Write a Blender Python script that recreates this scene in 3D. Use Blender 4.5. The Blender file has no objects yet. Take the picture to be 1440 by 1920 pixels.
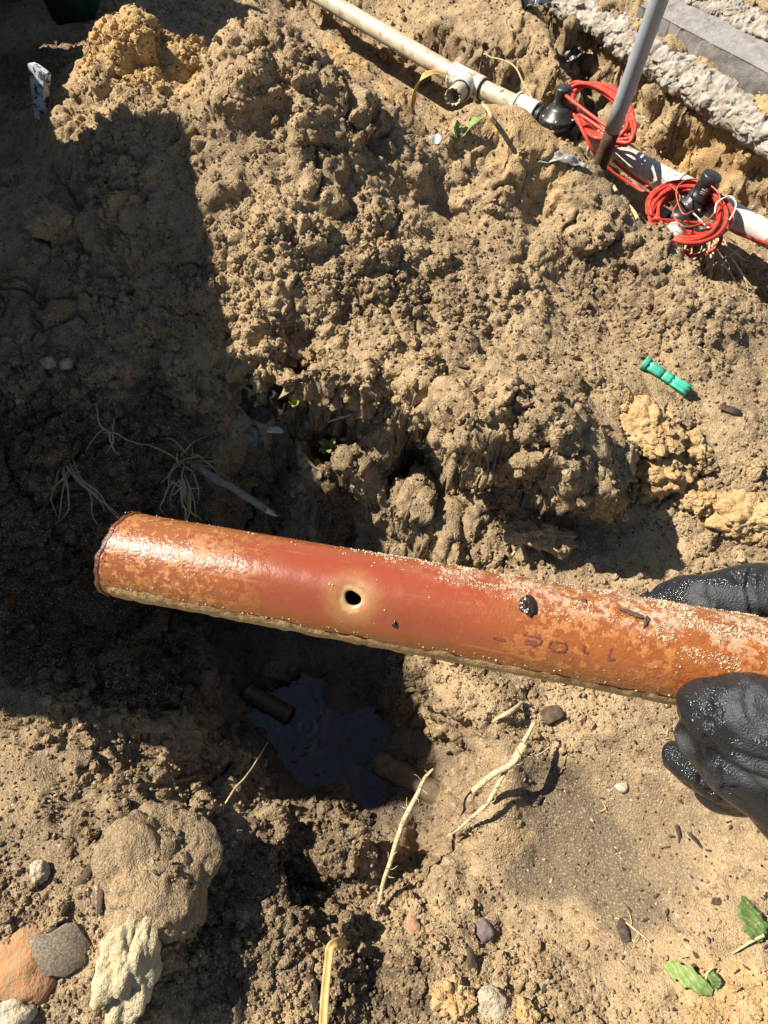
import bpy, bmesh, math, random
import numpy as np
from mathutils import Vector, Matrix

# ------------------------------------------------------------------ camera, sky, sun, exposure
SC = bpy.context.scene
COL = SC.collection
F_PX, PITCH, CAM_H = 1380.0, math.radians(62), 1.10
cam_d = bpy.data.cameras.new('camera')
cam = bpy.data.objects.new('camera', cam_d); COL.objects.link(cam)
cam.location = (0, 0, CAM_H); cam.rotation_euler = (math.radians(90) - PITCH, 0, 0)
cam_d.sensor_fit = 'VERTICAL'; cam_d.sensor_height = 24; cam_d.lens = F_PX / 1920 * 24
cam_d.clip_start = 0.02; cam_d.clip_end = 500
SC.camera = cam

SUN_L = Vector((-0.66, 0.22, 0.74)).normalized()          # direction towards the sun
W = bpy.data.worlds.new('World'); SC.world = W; W.use_nodes = True
wn = W.node_tree.nodes; wl = W.node_tree.links
sky = wn.new('ShaderNodeTexSky'); sky.sky_type = 'NISHITA'; sky.sun_disc = False
sky.sun_elevation = math.asin(SUN_L.z); sky.sun_rotation = math.atan2(SUN_L.x, SUN_L.y)
sky.air_density = 1.0; sky.dust_density = 0.6
wl.new(sky.outputs[0], wn['Background'].inputs[0]); wn['Background'].inputs[1].default_value = 0.05
sun_d = bpy.data.lights.new('sun', 'SUN'); sun_d.energy = 5.0; sun_d.angle = math.radians(0.55); sun_d.color = (1.0, 0.93, 0.82)
sun = bpy.data.objects.new('sun', sun_d); COL.objects.link(sun)
sun.rotation_euler = (-SUN_L).to_track_quat('-Z', 'Y').to_euler(); sun.location = (-3, 1, 4)
SC.view_settings.view_transform = 'Standard'; SC.view_settings.look = 'None'
SC.view_settings.exposure = 0.92; SC.view_settings.gamma = 1.0

cy = SC.cycles; cy.max_bounces = 5; cy.diffuse_bounces = 2; cy.glossy_bounces = 3; cy.transmission_bounces = 5; cy.transparent_max_bounces = 6
cy.caustics_reflective = False; cy.caustics_refractive = False; cy.use_adaptive_sampling = True; cy.adaptive_threshold = .02

rng = np.random.default_rng(7)
RND = random.Random(11)
R_ = np.array((1.0, 0, 0)); F_ = np.array((0, math.cos(PITCH), -math.sin(PITCH))); U_ = np.array((0, math.sin(PITCH), math.cos(PITCH)))
def ray(u, v): return F_ + (u - 720) / F_PX * R_ - (v - 960) / F_PX * U_
def P(u, v, z):                                            # where a sight line meets height z
    d = ray(u, v); t = (z - CAM_H) / d[2]
    return np.array((0, 0, CAM_H)) + d * t
def D(u, v, dep): return np.array((0, 0, CAM_H)) + ray(u, v) * dep

# ------------------------------------------------------------------ noise
def _h(ix, iy, iz, s):
    n = (ix.astype(np.uint32) * np.uint32(374761393)) ^ (iy.astype(np.uint32) * np.uint32(668265263)) ^ (iz.astype(np.uint32) * np.uint32(2246822519)) ^ np.uint32((s * 3266489917) & 0xffffffff)
    n = (n ^ (n >> np.uint32(13))) * np.uint32(1274126177)
    n = (n ^ (n >> np.uint32(16))) * np.uint32(2654435761)
    return n ^ (n >> np.uint32(15))
def _f(n): return (n & np.uint32(0xffff)).astype(np.float32) / 65535.0
def vnoise(p, s=0):                                        # smooth value noise, -1..1
    p = np.asarray(p, np.float32); i = np.floor(p).astype(np.int32); f = p - i
    w = f * f * f * (f * (f * 6 - 15) + 10); out = np.zeros(len(p), np.float32)
    for dx in (0, 1):
        for dy in (0, 1):
            for dz in (0, 1):
                k = (w[:, 0] if dx else 1 - w[:, 0]) * (w[:, 1] if dy else 1 - w[:, 1]) * (w[:, 2] if dz else 1 - w[:, 2])
                out += k * _f(_h(i[:, 0] + dx, i[:, 1] + dy, i[:, 2] + dz, s))
    return out * 2 - 1
def fbm(p, octv=4, s=0):
    p = np.asarray(p, np.float32); o = 0; a = 1.0; t = 0
    for k in range(octv): o = o + a * vnoise(p * 2 ** k + 17.3 * k, s + k); t += a; a *= .5
    return o / t
def worley(p, s=0):                                        # F1 and a per-cell random
    p = np.asarray(p, np.float32); i = np.floor(p).astype(np.int32); f = p - i
    best = np.full(len(p), 9.0, np.float32); rid = np.zeros(len(p), np.float32)
    for dx in (-1, 0, 1):
        for dy in (-1, 0, 1):
            for dz in (-1, 0, 1):
                h = _h(i[:, 0] + dx, i[:, 1] + dy, i[:, 2] + dz, s)
                a = _f(h); b = _f(h >> np.uint32(7)); c = _f(h >> np.uint32(14))
                d = (dx + a - f[:, 0]) ** 2 + (dy + b - f[:, 1]) ** 2 + (dz + c - f[:, 2]) ** 2
                m = d < best; best = np.where(m, d, best); rid = np.where(m, b, rid)
    return np.sqrt(best), rid
def worley2(p, s=0):                                       # F1, F2 and a per-cell random
    p = np.asarray(p, np.float32); i = np.floor(p).astype(np.int32); f = p - i
    b1 = np.full(len(p), 9.0, np.float32); b2 = b1.copy(); rid = np.zeros(len(p), np.float32)
    for dx in (-1, 0, 1):
        for dy in (-1, 0, 1):
            for dz in (-1, 0, 1):
                h = _h(i[:, 0] + dx, i[:, 1] + dy, i[:, 2] + dz, s)
                a = _f(h); b = _f(h >> np.uint32(7)); c = _f(h >> np.uint32(14))
                d = (dx + a - f[:, 0]) ** 2 + (dy + b - f[:, 1]) ** 2 + (dz + c - f[:, 2]) ** 2
                m = d < b1; b2 = np.where(m, b1, np.minimum(b2, d)); b1 = np.where(m, d, b1); rid = np.where(m, b, rid)
    return np.sqrt(b1), np.sqrt(b2), rid
def sstep(a, b, x): t = np.clip((x - a) / (b - a), 0, 1); return t * t * (3 - 2 * t)

# ------------------------------------------------------------------ object helpers
def tag(o, label=None, cat=None, group=None, kind=None):
    if label: o['label'] = label
    if cat: o['category'] = cat
    if group: o['group'] = group
    if kind: o['kind'] = kind
    return o
def empty(name, loc):
    o = bpy.data.objects.new(name, None); COL.objects.link(o); o.location = loc; o.empty_display_size = .02
    return o
def link(name, me, mat, parent=None, smooth=True):
    if smooth: me.shade_smooth()
    if mat is not None: me.materials.append(mat)
    o = bpy.data.objects.new(name, me); COL.objects.link(o)
    if parent is not None:                                 # meshes are written in world space
        o.parent = parent; o.matrix_parent_inverse = Matrix.Translation(-Vector(parent.location))
    return o
def mesh(name, v, f):
    v = np.asarray(v, np.float32).reshape(-1, 3); me = bpy.data.meshes.new(name); me.vertices.add(len(v)); me.vertices.foreach_set('co', v.ravel())
    if isinstance(f, np.ndarray): tot = np.full(len(f), f.shape[1], np.int32); lp = f.astype(np.int32).ravel()
    else: tot = np.array([len(q) for q in f], np.int32); lp = np.array([i for q in f for i in q], np.int32)
    me.loops.add(len(lp)); me.loops.foreach_set('vertex_index', lp); me.polygons.add(len(tot)); me.polygons.foreach_set('loop_start', np.concatenate(([0], np.cumsum(tot)[:-1])).astype(np.int32)); me.polygons.foreach_set('loop_total', tot)
    me.update(calc_edges=True); me.validate(); return me
def recentre(o):                                           # put the origin of a one-mesh thing at its base
    me = o.data; n = len(me.vertices); c = np.empty(n * 3, np.float32); me.vertices.foreach_get('co', c); c = c.reshape(-1, 3)
    b = np.array((c[:, 0].mean(), c[:, 1].mean(), c[:, 2].min()), np.float32)
    me.vertices.foreach_set('co', (c - b).ravel()); o.location = b; me.update(); return o
def thing(name, me, mat, label, cat, group=None, smooth=True):
    return tag(recentre(link(name, me, mat, None, smooth)), label, cat, group)
def smooth_path(pts, n):
    pts = np.array(pts, float); k = len(pts)
    if k == 2: return pts[0] + (pts[1] - pts[0]) * np.linspace(0, 1, n)[:, None]
    e = np.vstack((2 * pts[0] - pts[1], pts, 2 * pts[-1] - pts[-2])); out = []
    for q in np.linspace(0, k - 1 - 1e-6, n):
        i = int(q); t = q - i; a, b, c, d = e[i:i + 4]
        out.append(.5 * (2 * b + (c - a) * t + (2 * a - 5 * b + 4 * c - d) * t * t + (3 * b - a - 3 * c + d) * t ** 3))
    return np.array(out)
def tube_vf(pts, rad, seg=8, cap=True, flat=1.0, base=0):
    pts = np.array(pts, float); n = len(pts); rad = np.broadcast_to(np.array(rad, float), (n,)) if np.ndim(rad) < 1 or len(np.atleast_1d(rad)) in (1, n) else np.interp(np.linspace(0, 1, n), np.linspace(0, 1, len(rad)), rad)
    tan = np.gradient(pts, axis=0); tan /= np.linalg.norm(tan, axis=1)[:, None] + 1e-12
    nrm = np.cross(tan[0], (0, 0, 1)); nrm = nrm if np.linalg.norm(nrm) > .1 else np.cross(tan[0], (1, 0, 0)); nrm /= np.linalg.norm(nrm)
    V = []; Fc = []
    for i in range(n):
        nrm = nrm - tan[i] * nrm.dot(tan[i]); nrm /= np.linalg.norm(nrm); bi = np.cross(tan[i], nrm)
        for k in range(seg):
            a = 2 * math.pi * k / seg; V.append(pts[i] + rad[i] * (math.cos(a) * nrm + flat * math.sin(a) * bi))
    for i in range(n - 1):
        for k in range(seg):
            a = base + i * seg + k; b = base + i * seg + (k + 1) % seg; Fc.append((a, b, b + seg, a + seg))
    if cap:
        V.append(pts[0]); c = base + n * seg
        for k in range(seg): Fc.append((c, base + (k + 1) % seg, base + k))
        V.append(pts[-1]); c += 1; o = base + (n - 1) * seg
        for k in range(seg): Fc.append((c, o + k, o + (k + 1) % seg))
    return V, Fc
def tubes(name, lst, seg=8):                               # several tubes as one mesh: (pts, radii[, flat])
    V = []; Fc = []
    for t in lst:
        v, f = tube_vf(t[0], t[1], seg, True, t[2] if len(t) > 2 else 1.0, len(V)); V += v; Fc += f
    return mesh(name, V, Fc)
def lathe_vf(a, b, prof, seg=32, base=0):                  # prof: (t along a..b in metres, radius)
    a = np.array(a, float); b = np.array(b, float); ax = b - a; ax /= np.linalg.norm(ax)
    n1 = np.cross(ax, (0, 0, 1)); n1 = n1 if np.linalg.norm(n1) > .1 else np.cross(ax, (1, 0, 0)); n1 /= np.linalg.norm(n1); n2 = np.cross(ax, n1)
    V = []; Fc = []
    for (t, r) in prof:
        for k in range(seg):
            q = 2 * math.pi * k / seg; V.append(a + ax * t + r * (math.cos(q) * n1 + math.sin(q) * n2))
    for i in range(len(prof) - 1):
        for k in range(seg):
            p = base + i * seg + k; q = base + i * seg + (k + 1) % seg; Fc.append((p, q, q + seg, p + seg))
    return V, Fc
def lathe(name, a, b, prof, seg=32):
    if prof[0][1] > 1e-6: pass
    return mesh(name, *lathe_vf(a, b, prof, seg))
def join_vf(name, parts):
    V = []; Fc = []
    for v, f in parts:
        o = len(V); V += list(v); Fc += [tuple(i + o for i in q) for q in f]
    return mesh(name, V, Fc)
_ico = {}
def ico(sub):
    if sub not in _ico:
        bm = bmesh.new(); bmesh.ops.create_icosphere(bm, subdivisions=sub, radius=1)
        _ico[sub] = (np.array([v.co[:] for v in bm.verts]), np.array([[v.index for v in f.verts] for f in bm.faces])); bm.free()
    return _ico[sub]
def rotm(rx, ry, rz): return np.array(Matrix.Rotation(rz, 3, 'Z') @ Matrix.Rotation(ry, 3, 'Y') @ Matrix.Rotation(rx, 3, 'X'))
def rock_vf(c, dims, seed=0, rough=.18, facet=.0, rot=(0, 0, 0), sub=4, crumb=0.0):
    v, f = ico(sub); v = v.copy(); sd = seed * 7.77
    d = 1 + rough * fbm(v * 1.3 + sd, 4, seed % 50)
    if facet > 0:
        w, r = worley(v * 1.6 + sd, seed % 50 + 3); d = d - facet * (w - .4)
    if crumb > 0:
        w, r = worley(v * 5 + sd, 9); d = d + crumb * (.6 - w); w, r = worley(v * 11 + sd, 12); d = d + crumb * .5 * (.6 - w)
    v = v * d[:, None] * np.array(dims) / 2
    return v @ rotm(*rot).T + np.array(c), f

# ------------------------------------------------------------------ materials
def mat(name):
    m = bpy.data.materials.new(name); m.use_nodes = True
    return m, m.node_tree.nodes, m.node_tree.links, m.node_tree.nodes['Principled BSDF']
class NT:
    def __init__(s, nt): s.n = nt.nodes; s.l = nt.links
    def _in(s, sock, v):
        if v is None: return
        if hasattr(v, 'node'): s.l.new(v, sock)
        elif isinstance(v, (tuple, list)): sock.default_value = (*v, 1) if len(v) == 3 and sock.type == 'RGBA' else v
        else: sock.default_value = v
    def pos(s, obj=False):
        if obj: return s.n.new('ShaderNodeTexCoord').outputs['Object']
        return s.n.new('ShaderNodeNewGeometry').outputs['Position']
    def noise(s, co, scale, det=4, rough=.55, dist=0.0, col=False):
        n = s.n.new('ShaderNodeTexNoise'); n.inputs['Scale'].default_value = scale; n.inputs['Detail'].default_value = det; n.inputs['Roughness'].default_value = rough; n.inputs['Distortion'].default_value = dist
        s.l.new(co, n.inputs['Vector']); return n.outputs['Color' if col else 'Fac']
    def vor(s, co, scale, feat='F1', out='Distance'):
        n = s.n.new('ShaderNodeTexVoronoi'); n.feature = feat; n.inputs['Scale'].default_value = scale; s.l.new(co, n.inputs['Vector']); return n.outputs[out]
    def ramp(s, fac, a, b, va=0.0, vb=1.0):
        n = s.n.new('ShaderNodeMapRange'); n.interpolation_type = 'SMOOTHSTEP'
        s._in(n.inputs['Value'], fac); n.inputs['From Min'].default_value = a; n.inputs['From Max'].default_value = b; n.inputs['To Min'].default_value = va; n.inputs['To Max'].default_value = vb
        return n.outputs['Result']
    def mix(s, fac, a, b):
        n = s.n.new('ShaderNodeMix'); n.data_type = 'RGBA'; s._in(n.inputs['Factor'], fac); s._in(n.inputs['A'], None)
        s._in(n.inputs[6], a); s._in(n.inputs[7], b); return n.outputs[2]
    def math(s, op, a, b=None, c=None):
        n = s.n.new('ShaderNodeMath'); n.operation = op; s._in(n.inputs[0], a); s._in(n.inputs[1], b)
        if c is not None: s._in(n.inputs[2], c)
        return n.outputs[0]
    def attr(s, name, kind='GEOMETRY'):
        n = s.n.new('ShaderNodeAttribute'); n.attribute_name = name; n.attribute_type = kind; return n.outputs['Fac']
    def bump(s, h, strength=.5, dist=.002, nrm=None):
        n = s.n.new('ShaderNodeBump'); n.inputs['Strength'].default_value = strength; n.inputs['Distance'].default_value = dist; s.l.new(h, n.inputs['Height'])
        if nrm is not None: s.l.new(nrm, n.inputs['Normal'])
        return n.outputs['Normal']
def simple(name, c1, c2=None, rough=.6, nscale=60, spec=.5, bumps=(), dirt=None, dirt_amt=(.55, .75), metal=0, coat=0, dscale=None, trans=0):
    m, n, l, b = mat(name); t = NT(m.node_tree); co = t.pos()
    c2 = c2 or tuple(x * .8 for x in c1)
    col = t.mix(t.ramp(t.noise(co, nscale, 5), .35, .65), c1, c2)
    if dirt: col = t.mix(t.ramp(t.noise(co, dscale or nscale * 1.7, 6, .65), *dirt_amt), col, dirt)
    l.new(col, b.inputs['Base Color']); b.inputs['Roughness'].default_value = rough; b.inputs['Specular IOR Level'].default_value = spec; b.inputs['Metallic'].default_value = metal; b.inputs['Coat Weight'].default_value = coat; b.inputs['Coat Roughness'].default_value = .1
    if trans: b.inputs['Transmission Weight'].default_value = trans
    nr = None
    for (sc, st, di) in bumps: nr = t.bump(t.noise(co, sc, 4, .6), st, di, nr)
    if nr is not None: l.new(nr, b.inputs['Normal'])
    return m

def soil_material():
    m, n, l, b = mat('soil'); t = NT(m.node_tree); co = t.pos()
    A = lambda k: t.math('ADD', t.attr(k), t.attr(k, 'INSTANCER'))
    yel, drk, gry, wet = A('yel'), A('drk'), A('gry'), A('wet')
    n1 = t.noise(co, 5, 3, .6); n2 = t.noise(co, 45, 4, .65); n3 = t.noise(co, 330, 2, .6)
    col = t.mix(t.ramp(n1, .40, .60), (.390, .276, .150), (.262, .183, .105))
    col = t.mix(t.ramp(n2, .45, .72), col, (.43, .325, .195))
    col = t.mix(t.ramp(n2, .44, .28), col, (.15, .105, .063))
    col = t.mix(t.ramp(yel, .2, .75), col, t.mix(t.ramp(n2, .35, .7), (.46, .29, .12), (.56, .39, .20)))
    col = t.mix(t.ramp(t.math('ADD', gry, t.math('MULTIPLY_ADD', n2, 1.2, -.6)), .3, .9), col, (.165, .125, .080))
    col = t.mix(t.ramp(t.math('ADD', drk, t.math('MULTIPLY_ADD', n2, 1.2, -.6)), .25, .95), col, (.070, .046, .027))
    col = t.mix(t.math('MULTIPLY', t.ramp(n3, .54, .7), .6), col, (.54, .42, .27))
    col = t.mix(t.math('MULTIPLY', t.ramp(n3, .43, .3), .65), col, (.085, .058, .034))
    vn = m.node_tree.nodes.new('ShaderNodeTexVoronoi'); vn.inputs['Scale'].default_value = 130; l.new(co, vn.inputs['Vector'])
    fl = vn.outputs['Distance']; sep = m.node_tree.nodes.new('ShaderNodeSeparateColor'); l.new(vn.outputs['Color'], sep.inputs[0])
    col = t.mix(t.math('MULTIPLY', t.ramp(sep.outputs[0], .90, .93), t.ramp(fl, .35, .2)), col, (.05, .035, .025))
    col = t.mix(t.math('MULTIPLY', t.ramp(sep.outputs[1], .95, .97), t.ramp(fl, .28, .16)), col, (.58, .50, .37))
    col = t.mix(t.math('MULTIPLY', wet, .8), col, (.040, .029, .019))
    l.new(col, b.inputs['Base Color'])
    l.new(t.math('SUBTRACT', .95, t.math('MULTIPLY', wet, .6)), b.inputs['Roughness'])
    l.new(t.ramp(wet, 0, 1, .12, .5), b.inputs['Specular IOR Level'])
    hh = t.math('ADD', t.math('MULTIPLY', t.noise(co, 200, 3, .75), .0060), t.math('MULTIPLY', t.vor(co, 420), -.0015))
    l.new(t.bump(hh, .8, 1.0), b.inputs['Normal'])
    return m
SOIL = soil_material()

# ------------------------------------------------------------------ terrain
CP = [  # (u, v, z): heights read off the photograph
 # beyond the mound, top left
 (260,25,.30),(330,95,.25),(375,150,.22),(180,120,.19),(220,60,.24),(130,190,.14),(100,240,.11),(60,70,.0),(20,200,.03),(30,300,.06),(300,190,.23),(150,20,.02),
 # main mound
 (480,45,.34),(400,120,.29),(560,80,.33),(650,170,.27),(720,235,.21),(800,275,.15),(420,200,.26),(520,200,.27),(620,300,.21),
 (560,320,.22),(500,420,.19),(650,420,.16),(760,400,.13),(600,550,.125),(700,600,.10),(520,650,.08),(640,680,.075),(720,720,.06),(460,560,.12),
 (560,745,-.04),(600,800,-.05),(700,800,-.04),(640,870,-.085),(720,870,-.085),(570,850,-.08),(560,900,-.22),(650,960,-.30),(750,970,-.24),
 # the ground between mound and pipe, the trench
 (620,105,-.04),(700,150,-.06),(760,200,-.08),(840,240,-.12),(560,30,-.03),(680,60,-.13),(760,110,-.13),(820,170,-.14),(940,225,-.15),(1030,270,-.16),(1110,330,-.17),(1190,390,-.17),(1280,440,-.16),(1380,470,-.13),(1440,500,-.1),
 (680,20,-.02),(760,60,-.02),(850,100,-.03),(940,140,-.04),(800,30,.0),(900,40,.0),(980,110,-.03),(960,20,.0),
 (1040,62,-.15),(1100,120,-.15),(1075,85,-.15),(1150,200,-.13),(1200,260,-.13),(1260,310,-.14),(1330,330,-.16),(1420,370,-.17),(1250,230,-.10),(1350,280,-.17),(1430,310,-.2),
 (1080,30,.0),(1200,90,.0),(1300,155,.0),(1430,235,.0),(1180,30,.012),(1300,100,.012),(1430,190,.012),(1400,40,.02),(1290,50,.015),(1420,130,.015),
 # spoil shelf in the middle right
 (835,300,.10),(900,292,.105),(1000,305,.10),(1080,345,.09),(1150,418,.07),(1210,492,.035),(1300,555,.02),(1440,580,.01),
 (850,400,.10),(950,450,.105),(1020,400,.10),(1100,545,.02),(1050,500,.06),(1200,610,.045),(1400,650,.03),(1000,600,.07),(900,640,.07),(800,600,.085),(1000,700,.07),(1100,800,.06),(1250,740,.03),(1400,800,.015),(1220,860,.01),(1400,940,-.02),(850,740,.065),
 (760,770,.05),(860,845,.045),(960,895,.035),(1100,930,.035),(1160,900,.03),
 (800,900,-.10),(870,960,-.09),(960,985,-.08),(1060,1000,-.075),(1180,990,-.06),(1000,1060,-.12),(1100,1060,-.10),(900,1010,-.11),(1300,1030,-.07),(1420,1040,-.05),(840,1030,-.22),
 # dark flank on the left
 (400,300,.21),(300,300,.18),(200,320,.14),(100,370,.1),(20,420,.08),(350,500,.11),(200,500,.08),(50,560,.05),(400,650,.05),(250,650,.02),(100,700,.0),(20,800,-.02),(460,760,-.06),(350,800,-.09),(200,850,-.09),(420,900,-.21),(300,950,-.22),(150,1000,-.13),(50,1000,-.07),
 # the hole
 (100,1150,-.15),(250,1150,-.29),(400,1150,-.40),(100,1270,-.12),(250,1280,-.2),(390,1300,-.36),(480,1350,-.43),(540,1290,-.44),(600,1420,-.45),(690,1500,-.445),(600,1220,-.385),(700,1210,-.385),(520,1240,-.38),(760,1260,-.38),(700,1330,-.42),(660,1290,-.395),(600,1485,-.402),(650,1478,-.40),(722,1400,-.40),(742,1462,-.402),(640,1330,-.408),(560,1270,-.42),
 (820,1240,-.25),(880,1240,-.19),(850,1390,-.27),(905,1370,-.2),(800,1420,-.35),(760,1500,-.39),(860,1500,-.29),(905,1480,-.2),(800,1610,-.22),(740,1590,-.28),(820,1560,-.3),
 # right hand shelf
 (1000,1300,-.15),(1150,1300,-.12),(1300,1200,-.1),(1420,1150,-.08),(1000,1450,-.18),(1000,1600,-.19),(1150,1500,-.16),(1150,1650,-.16),(1300,1600,-.13),(1420,1600,-.1),(1300,1750,-.1),(1420,1800,-.07),(1000,1750,-.15),(1150,1850,-.1),(900,1700,-.17),(860,1610,-.2),(1060,1380,-.14),
 # near side
 (700,1660,-.2),(750,1720,-.17),(600,1610,-.17),(490,1600,-.2),(560,1690,-.16),(460,1510,-.22),(350,1450,-.15),(420,1620,-.13),(640,1780,-.16),(760,1800,-.12),(700,1880,-.13),(850,1850,-.1),(950,1900,-.09),(450,1750,-.08),(520,1850,-.08),(560,1540,-.3),(650,1570,-.31),
 (50,1390,-.05),(150,1400,-.06),(250,1440,-.1),(50,1500,0),(200,1500,-.02),(290,1550,-.03),(320,1620,.0),(370,1650,-.1),(100,1650,.02),(200,1650,.03),(280,1700,.02),(100,1800,.02),(300,1850,-.02),(200,1900,0),(380,1850,-.06),
]
cp = np.array([P(*c) for c in CP])
extra = np.array([(-1.6,y,.02) for y in (-.6,.2,.9,1.6,2.4)] + [(1.6,y,.0) for y in (-.6,.2,.9)] + [(1.5,1.6,.03),(1.2,2.3,.04)] + [(x,3.0,.02) for x in (-1.5,-.7,0,.7,1.5)] + [(x,-.8,-.03) for x in (-1.2,-.4,.4,1.2)] +
   [(-.9,.9,.03),(-.95,.4,.0),(-.75,.05,.0),(-1.05,1.5,.03),(-.25,1.75,.0),(-.45,1.85,.0),(-.1,1.55,-.03),(-.6,2.2,.0),(-.1,2.2,-.05),(.2,2.5,.0),(-.35,2.3,.0)])
cp = np.vstack((cp, extra))
# steep rims: a top edge as (u, v, z), how far it drops and to which side (image direction)
def rim(pts, drop, side, off=.022, n=26, shift=0.0):
    q = smooth_path([P(*p) for p in pts], n); out = []; q[:, :2] -= np.array(side) * shift
    for k, p in enumerate(q):
        d_ = drop[0] + (drop[1] - drop[0]) * k / (n - 1) if isinstance(drop, tuple) else drop
        sd = np.array(side, float); sd /= np.linalg.norm(sd)
        out += [p, p + np.array((sd[0] * off, sd[1] * off, -d_))]
    return out
RIMS = (rim([(490,690,.07),(560,712,.07),(640,728,.062),(720,745,.06)], .09, (.1,-1), .010, n=20) +
  rim([(745,765,.05),(800,800,.05),(860,850,.045),(940,890,.04),(1000,915,.04),(1080,940,.035),(1160,930,.03),(1190,890,.02)], (.10,.07), (-.1,-1), .010, n=34) +
  rim([(560,885,-.10),(620,910,-.10),(700,930,-.105),(770,985,-.12),(840,1035,-.15)], .14, (-.2,-1), n=16) +
  rim([(790,1225,-.19),(840,1320,-.19),(885,1370,-.19),(905,1405,-.195),(890,1480,-.2),(870,1560,-.205),(800,1625,-.21)], .10, (-1,.15), n=20) +
  rim([(280,1435,-.08),(380,1500,-.12),(480,1540,-.16),(600,1575,-.19),(700,1615,-.2)], .09, (.4,1), n=18) +
  rim([(835,292,.105),(900,285,.105),(1000,300,.10),(1080,340,.09),(1150,412,.07),(1212,482,.035),(1300,545,.02),(1400,575,.01)], (.20,.13), (.55,.85), .03, n=30) +
  rim([(1000,-30,.01),(1064,8,.0),(1131,60,.0),(1195,100,.0),(1306,173,.0),(1397,231,.0),(1500,290,.0)], (.15,.17), (-.7,-.72), .045, n=30, shift=.055) +
  rim([(975,-5,.0),(1015,55,.0),(1050,115,-.01),(1085,165,-.03)], .12, (.7,.7), .025, n=12) +
  rim([(450,35,.34),(560,72,.33),(650,162,.27),(720,230,.2),(800,275,.14)], .10, (.6,.8), .05, n=18) +
  rim([(325,1560,-.02),(342,1620,-.005),(332,1690,.0),(325,1750,.0)], .075, (1,-.1), n=10) +
  rim([(430,1520,-.15),(500,1620,-.135),(560,1700,-.125),(640,1770,-.12)], .04, (1,.5), .015, n=14))
cp = np.array([c for c in cp if min((c[0] - q[0]) ** 2 + (c[1] - q[1]) ** 2 for q in RIMS) > .018 ** 2])
cp = np.vstack((cp, np.array(RIMS)))
CC = .012
def kern(r2): return np.sqrt(r2 + CC * CC)
dm = kern(((cp[:, None, :2] - cp[None, :, :2]) ** 2).sum(-1)); nC = len(cp)
Amat = np.zeros((nC + 1, nC + 1)); Amat[:nC, :nC] = dm - 0.0015 * np.eye(nC); Amat[:nC, nC] = 1; Amat[nC, :nC] = 1
wts = np.linalg.solve(Amat, np.append(cp[:, 2], 0))
def base_h(x, y):
    x = np.asarray(x, np.float64).ravel(); y = np.asarray(y, np.float64).ravel(); out = np.empty(len(x))
    for s in range(0, len(x), 20000):
        xx = x[s:s + 20000, None] - cp[None, :, 0]; yy = y[s:s + 20000, None] - cp[None, :, 1]
        out[s:s + 20000] = kern(xx * xx + yy * yy) @ wts[:nC] + wts[nC]
    return out
# coarse table of the base, then cubic look-up
GX0, GY0, GS = -2.2, -1.4, .0125
gnx, gny = int(4.6 / GS) + 1, int(5.2 / GS) + 1
tx = GX0 + GS * np.arange(gnx); ty = GY0 + GS * np.arange(gny)
TX, TY = np.meshgrid(tx, ty); TB = base_h(TX, TY).reshape(gny, gnx)
far = np.maximum(np.maximum(np.abs(TX) - 1.3, 0), np.maximum(np.maximum(TY - 2.6, -.5 - TY), 0)); TB = TB * (1 - sstep(0, .5, far))
def table(x, y):
    fx = np.clip((x - GX0) / GS, 1, gnx - 3.001); fy = np.clip((y - GY0) / GS, 1, gny - 3.001)
    ix = fx.astype(int); iy = fy.astype(int); a = fx - ix; b = fy - iy
    def cw(t): return [-.5 * t + t * t - .5 * t ** 3, 1 - 2.5 * t * t + 1.5 * t ** 3, .5 * t + 2 * t * t - 1.5 * t ** 3, -.5 * t * t + .5 * t ** 3]
    wx, wy = cw(a), cw(b); o = 0
    for j in range(4):
        for i in range(4): o = o + wx[i] * wy[j] * TB[iy + j - 1, ix + i - 1]
    return o
def axis(lo, hi, steps):                                   # graded spacing with coarse skirts to the horizon
    core = [lo]
    while core[-1] < hi: core.append(core[-1] + steps(core[-1]))
    core = np.array(core); g = .01 * 1.45 ** np.arange(23); g = np.cumsum(g)
    return np.concatenate((core[0] - g[::-1], core, core[-1] + g))
XS = axis(-1.02, 1.12, lambda x: .0026 if abs(x) < .8 else .004)
YS = axis(-.42, 2.55, lambda y: .0024 if y < 1.05 else (.0034 if y < 1.6 else .0045))
X, Y = np.meshgrid(XS, YS); shp = X.shape
xf, yf = X.ravel(), Y.ravel()
_q = np.stack((xf, yf, xf * 0), 1).astype(np.float32)
_w = np.stack((vnoise(_q * 16, 71), vnoise(_q * 16, 72)), 1) * .013 + np.stack((vnoise(_q * 45, 73), vnoise(_q * 45, 74)), 1) * .006   # uneven rims
Z = table(xf + _w[:, 0], yf + _w[:, 1])
# the pipe trench, cut along the irrigation line
LINE = np.array([P(300,-180,-.05), P(560,-30,-.05), P(868,150,-.05), P(990,207,-.05), P(1050,232,-.05), P(1128,272,-.05), P(1500,470,-.05), P(2100,790,-.05)])
def line_dist(x, y):
    best = np.full(len(x), 9.0); sd = np.zeros(len(x)); tt = np.zeros(len(x))
    for k in range(len(LINE) - 1):
        a, b = LINE[k, :2], LINE[k + 1, :2]; e = b - a; t = np.clip(((x - a[0]) * e[0] + (y - a[1]) * e[1]) / e.dot(e), 0, 1)
        dx, dy = x - a[0] - t * e[0], y - a[1] - t * e[1]; dd = np.hypot(dx, dy); m = dd < best
        sgn = np.where(e[0] * dy - e[1] * dx < 0, 1.0, -1.0); best = np.where(m, dd, best); sd = np.where(m, dd * sgn, sd); tt = np.where(m, k + t, tt)
    return sd, tt
_s, _t = line_dist(xf + _w[:, 0], yf + _w[:, 1])
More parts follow.
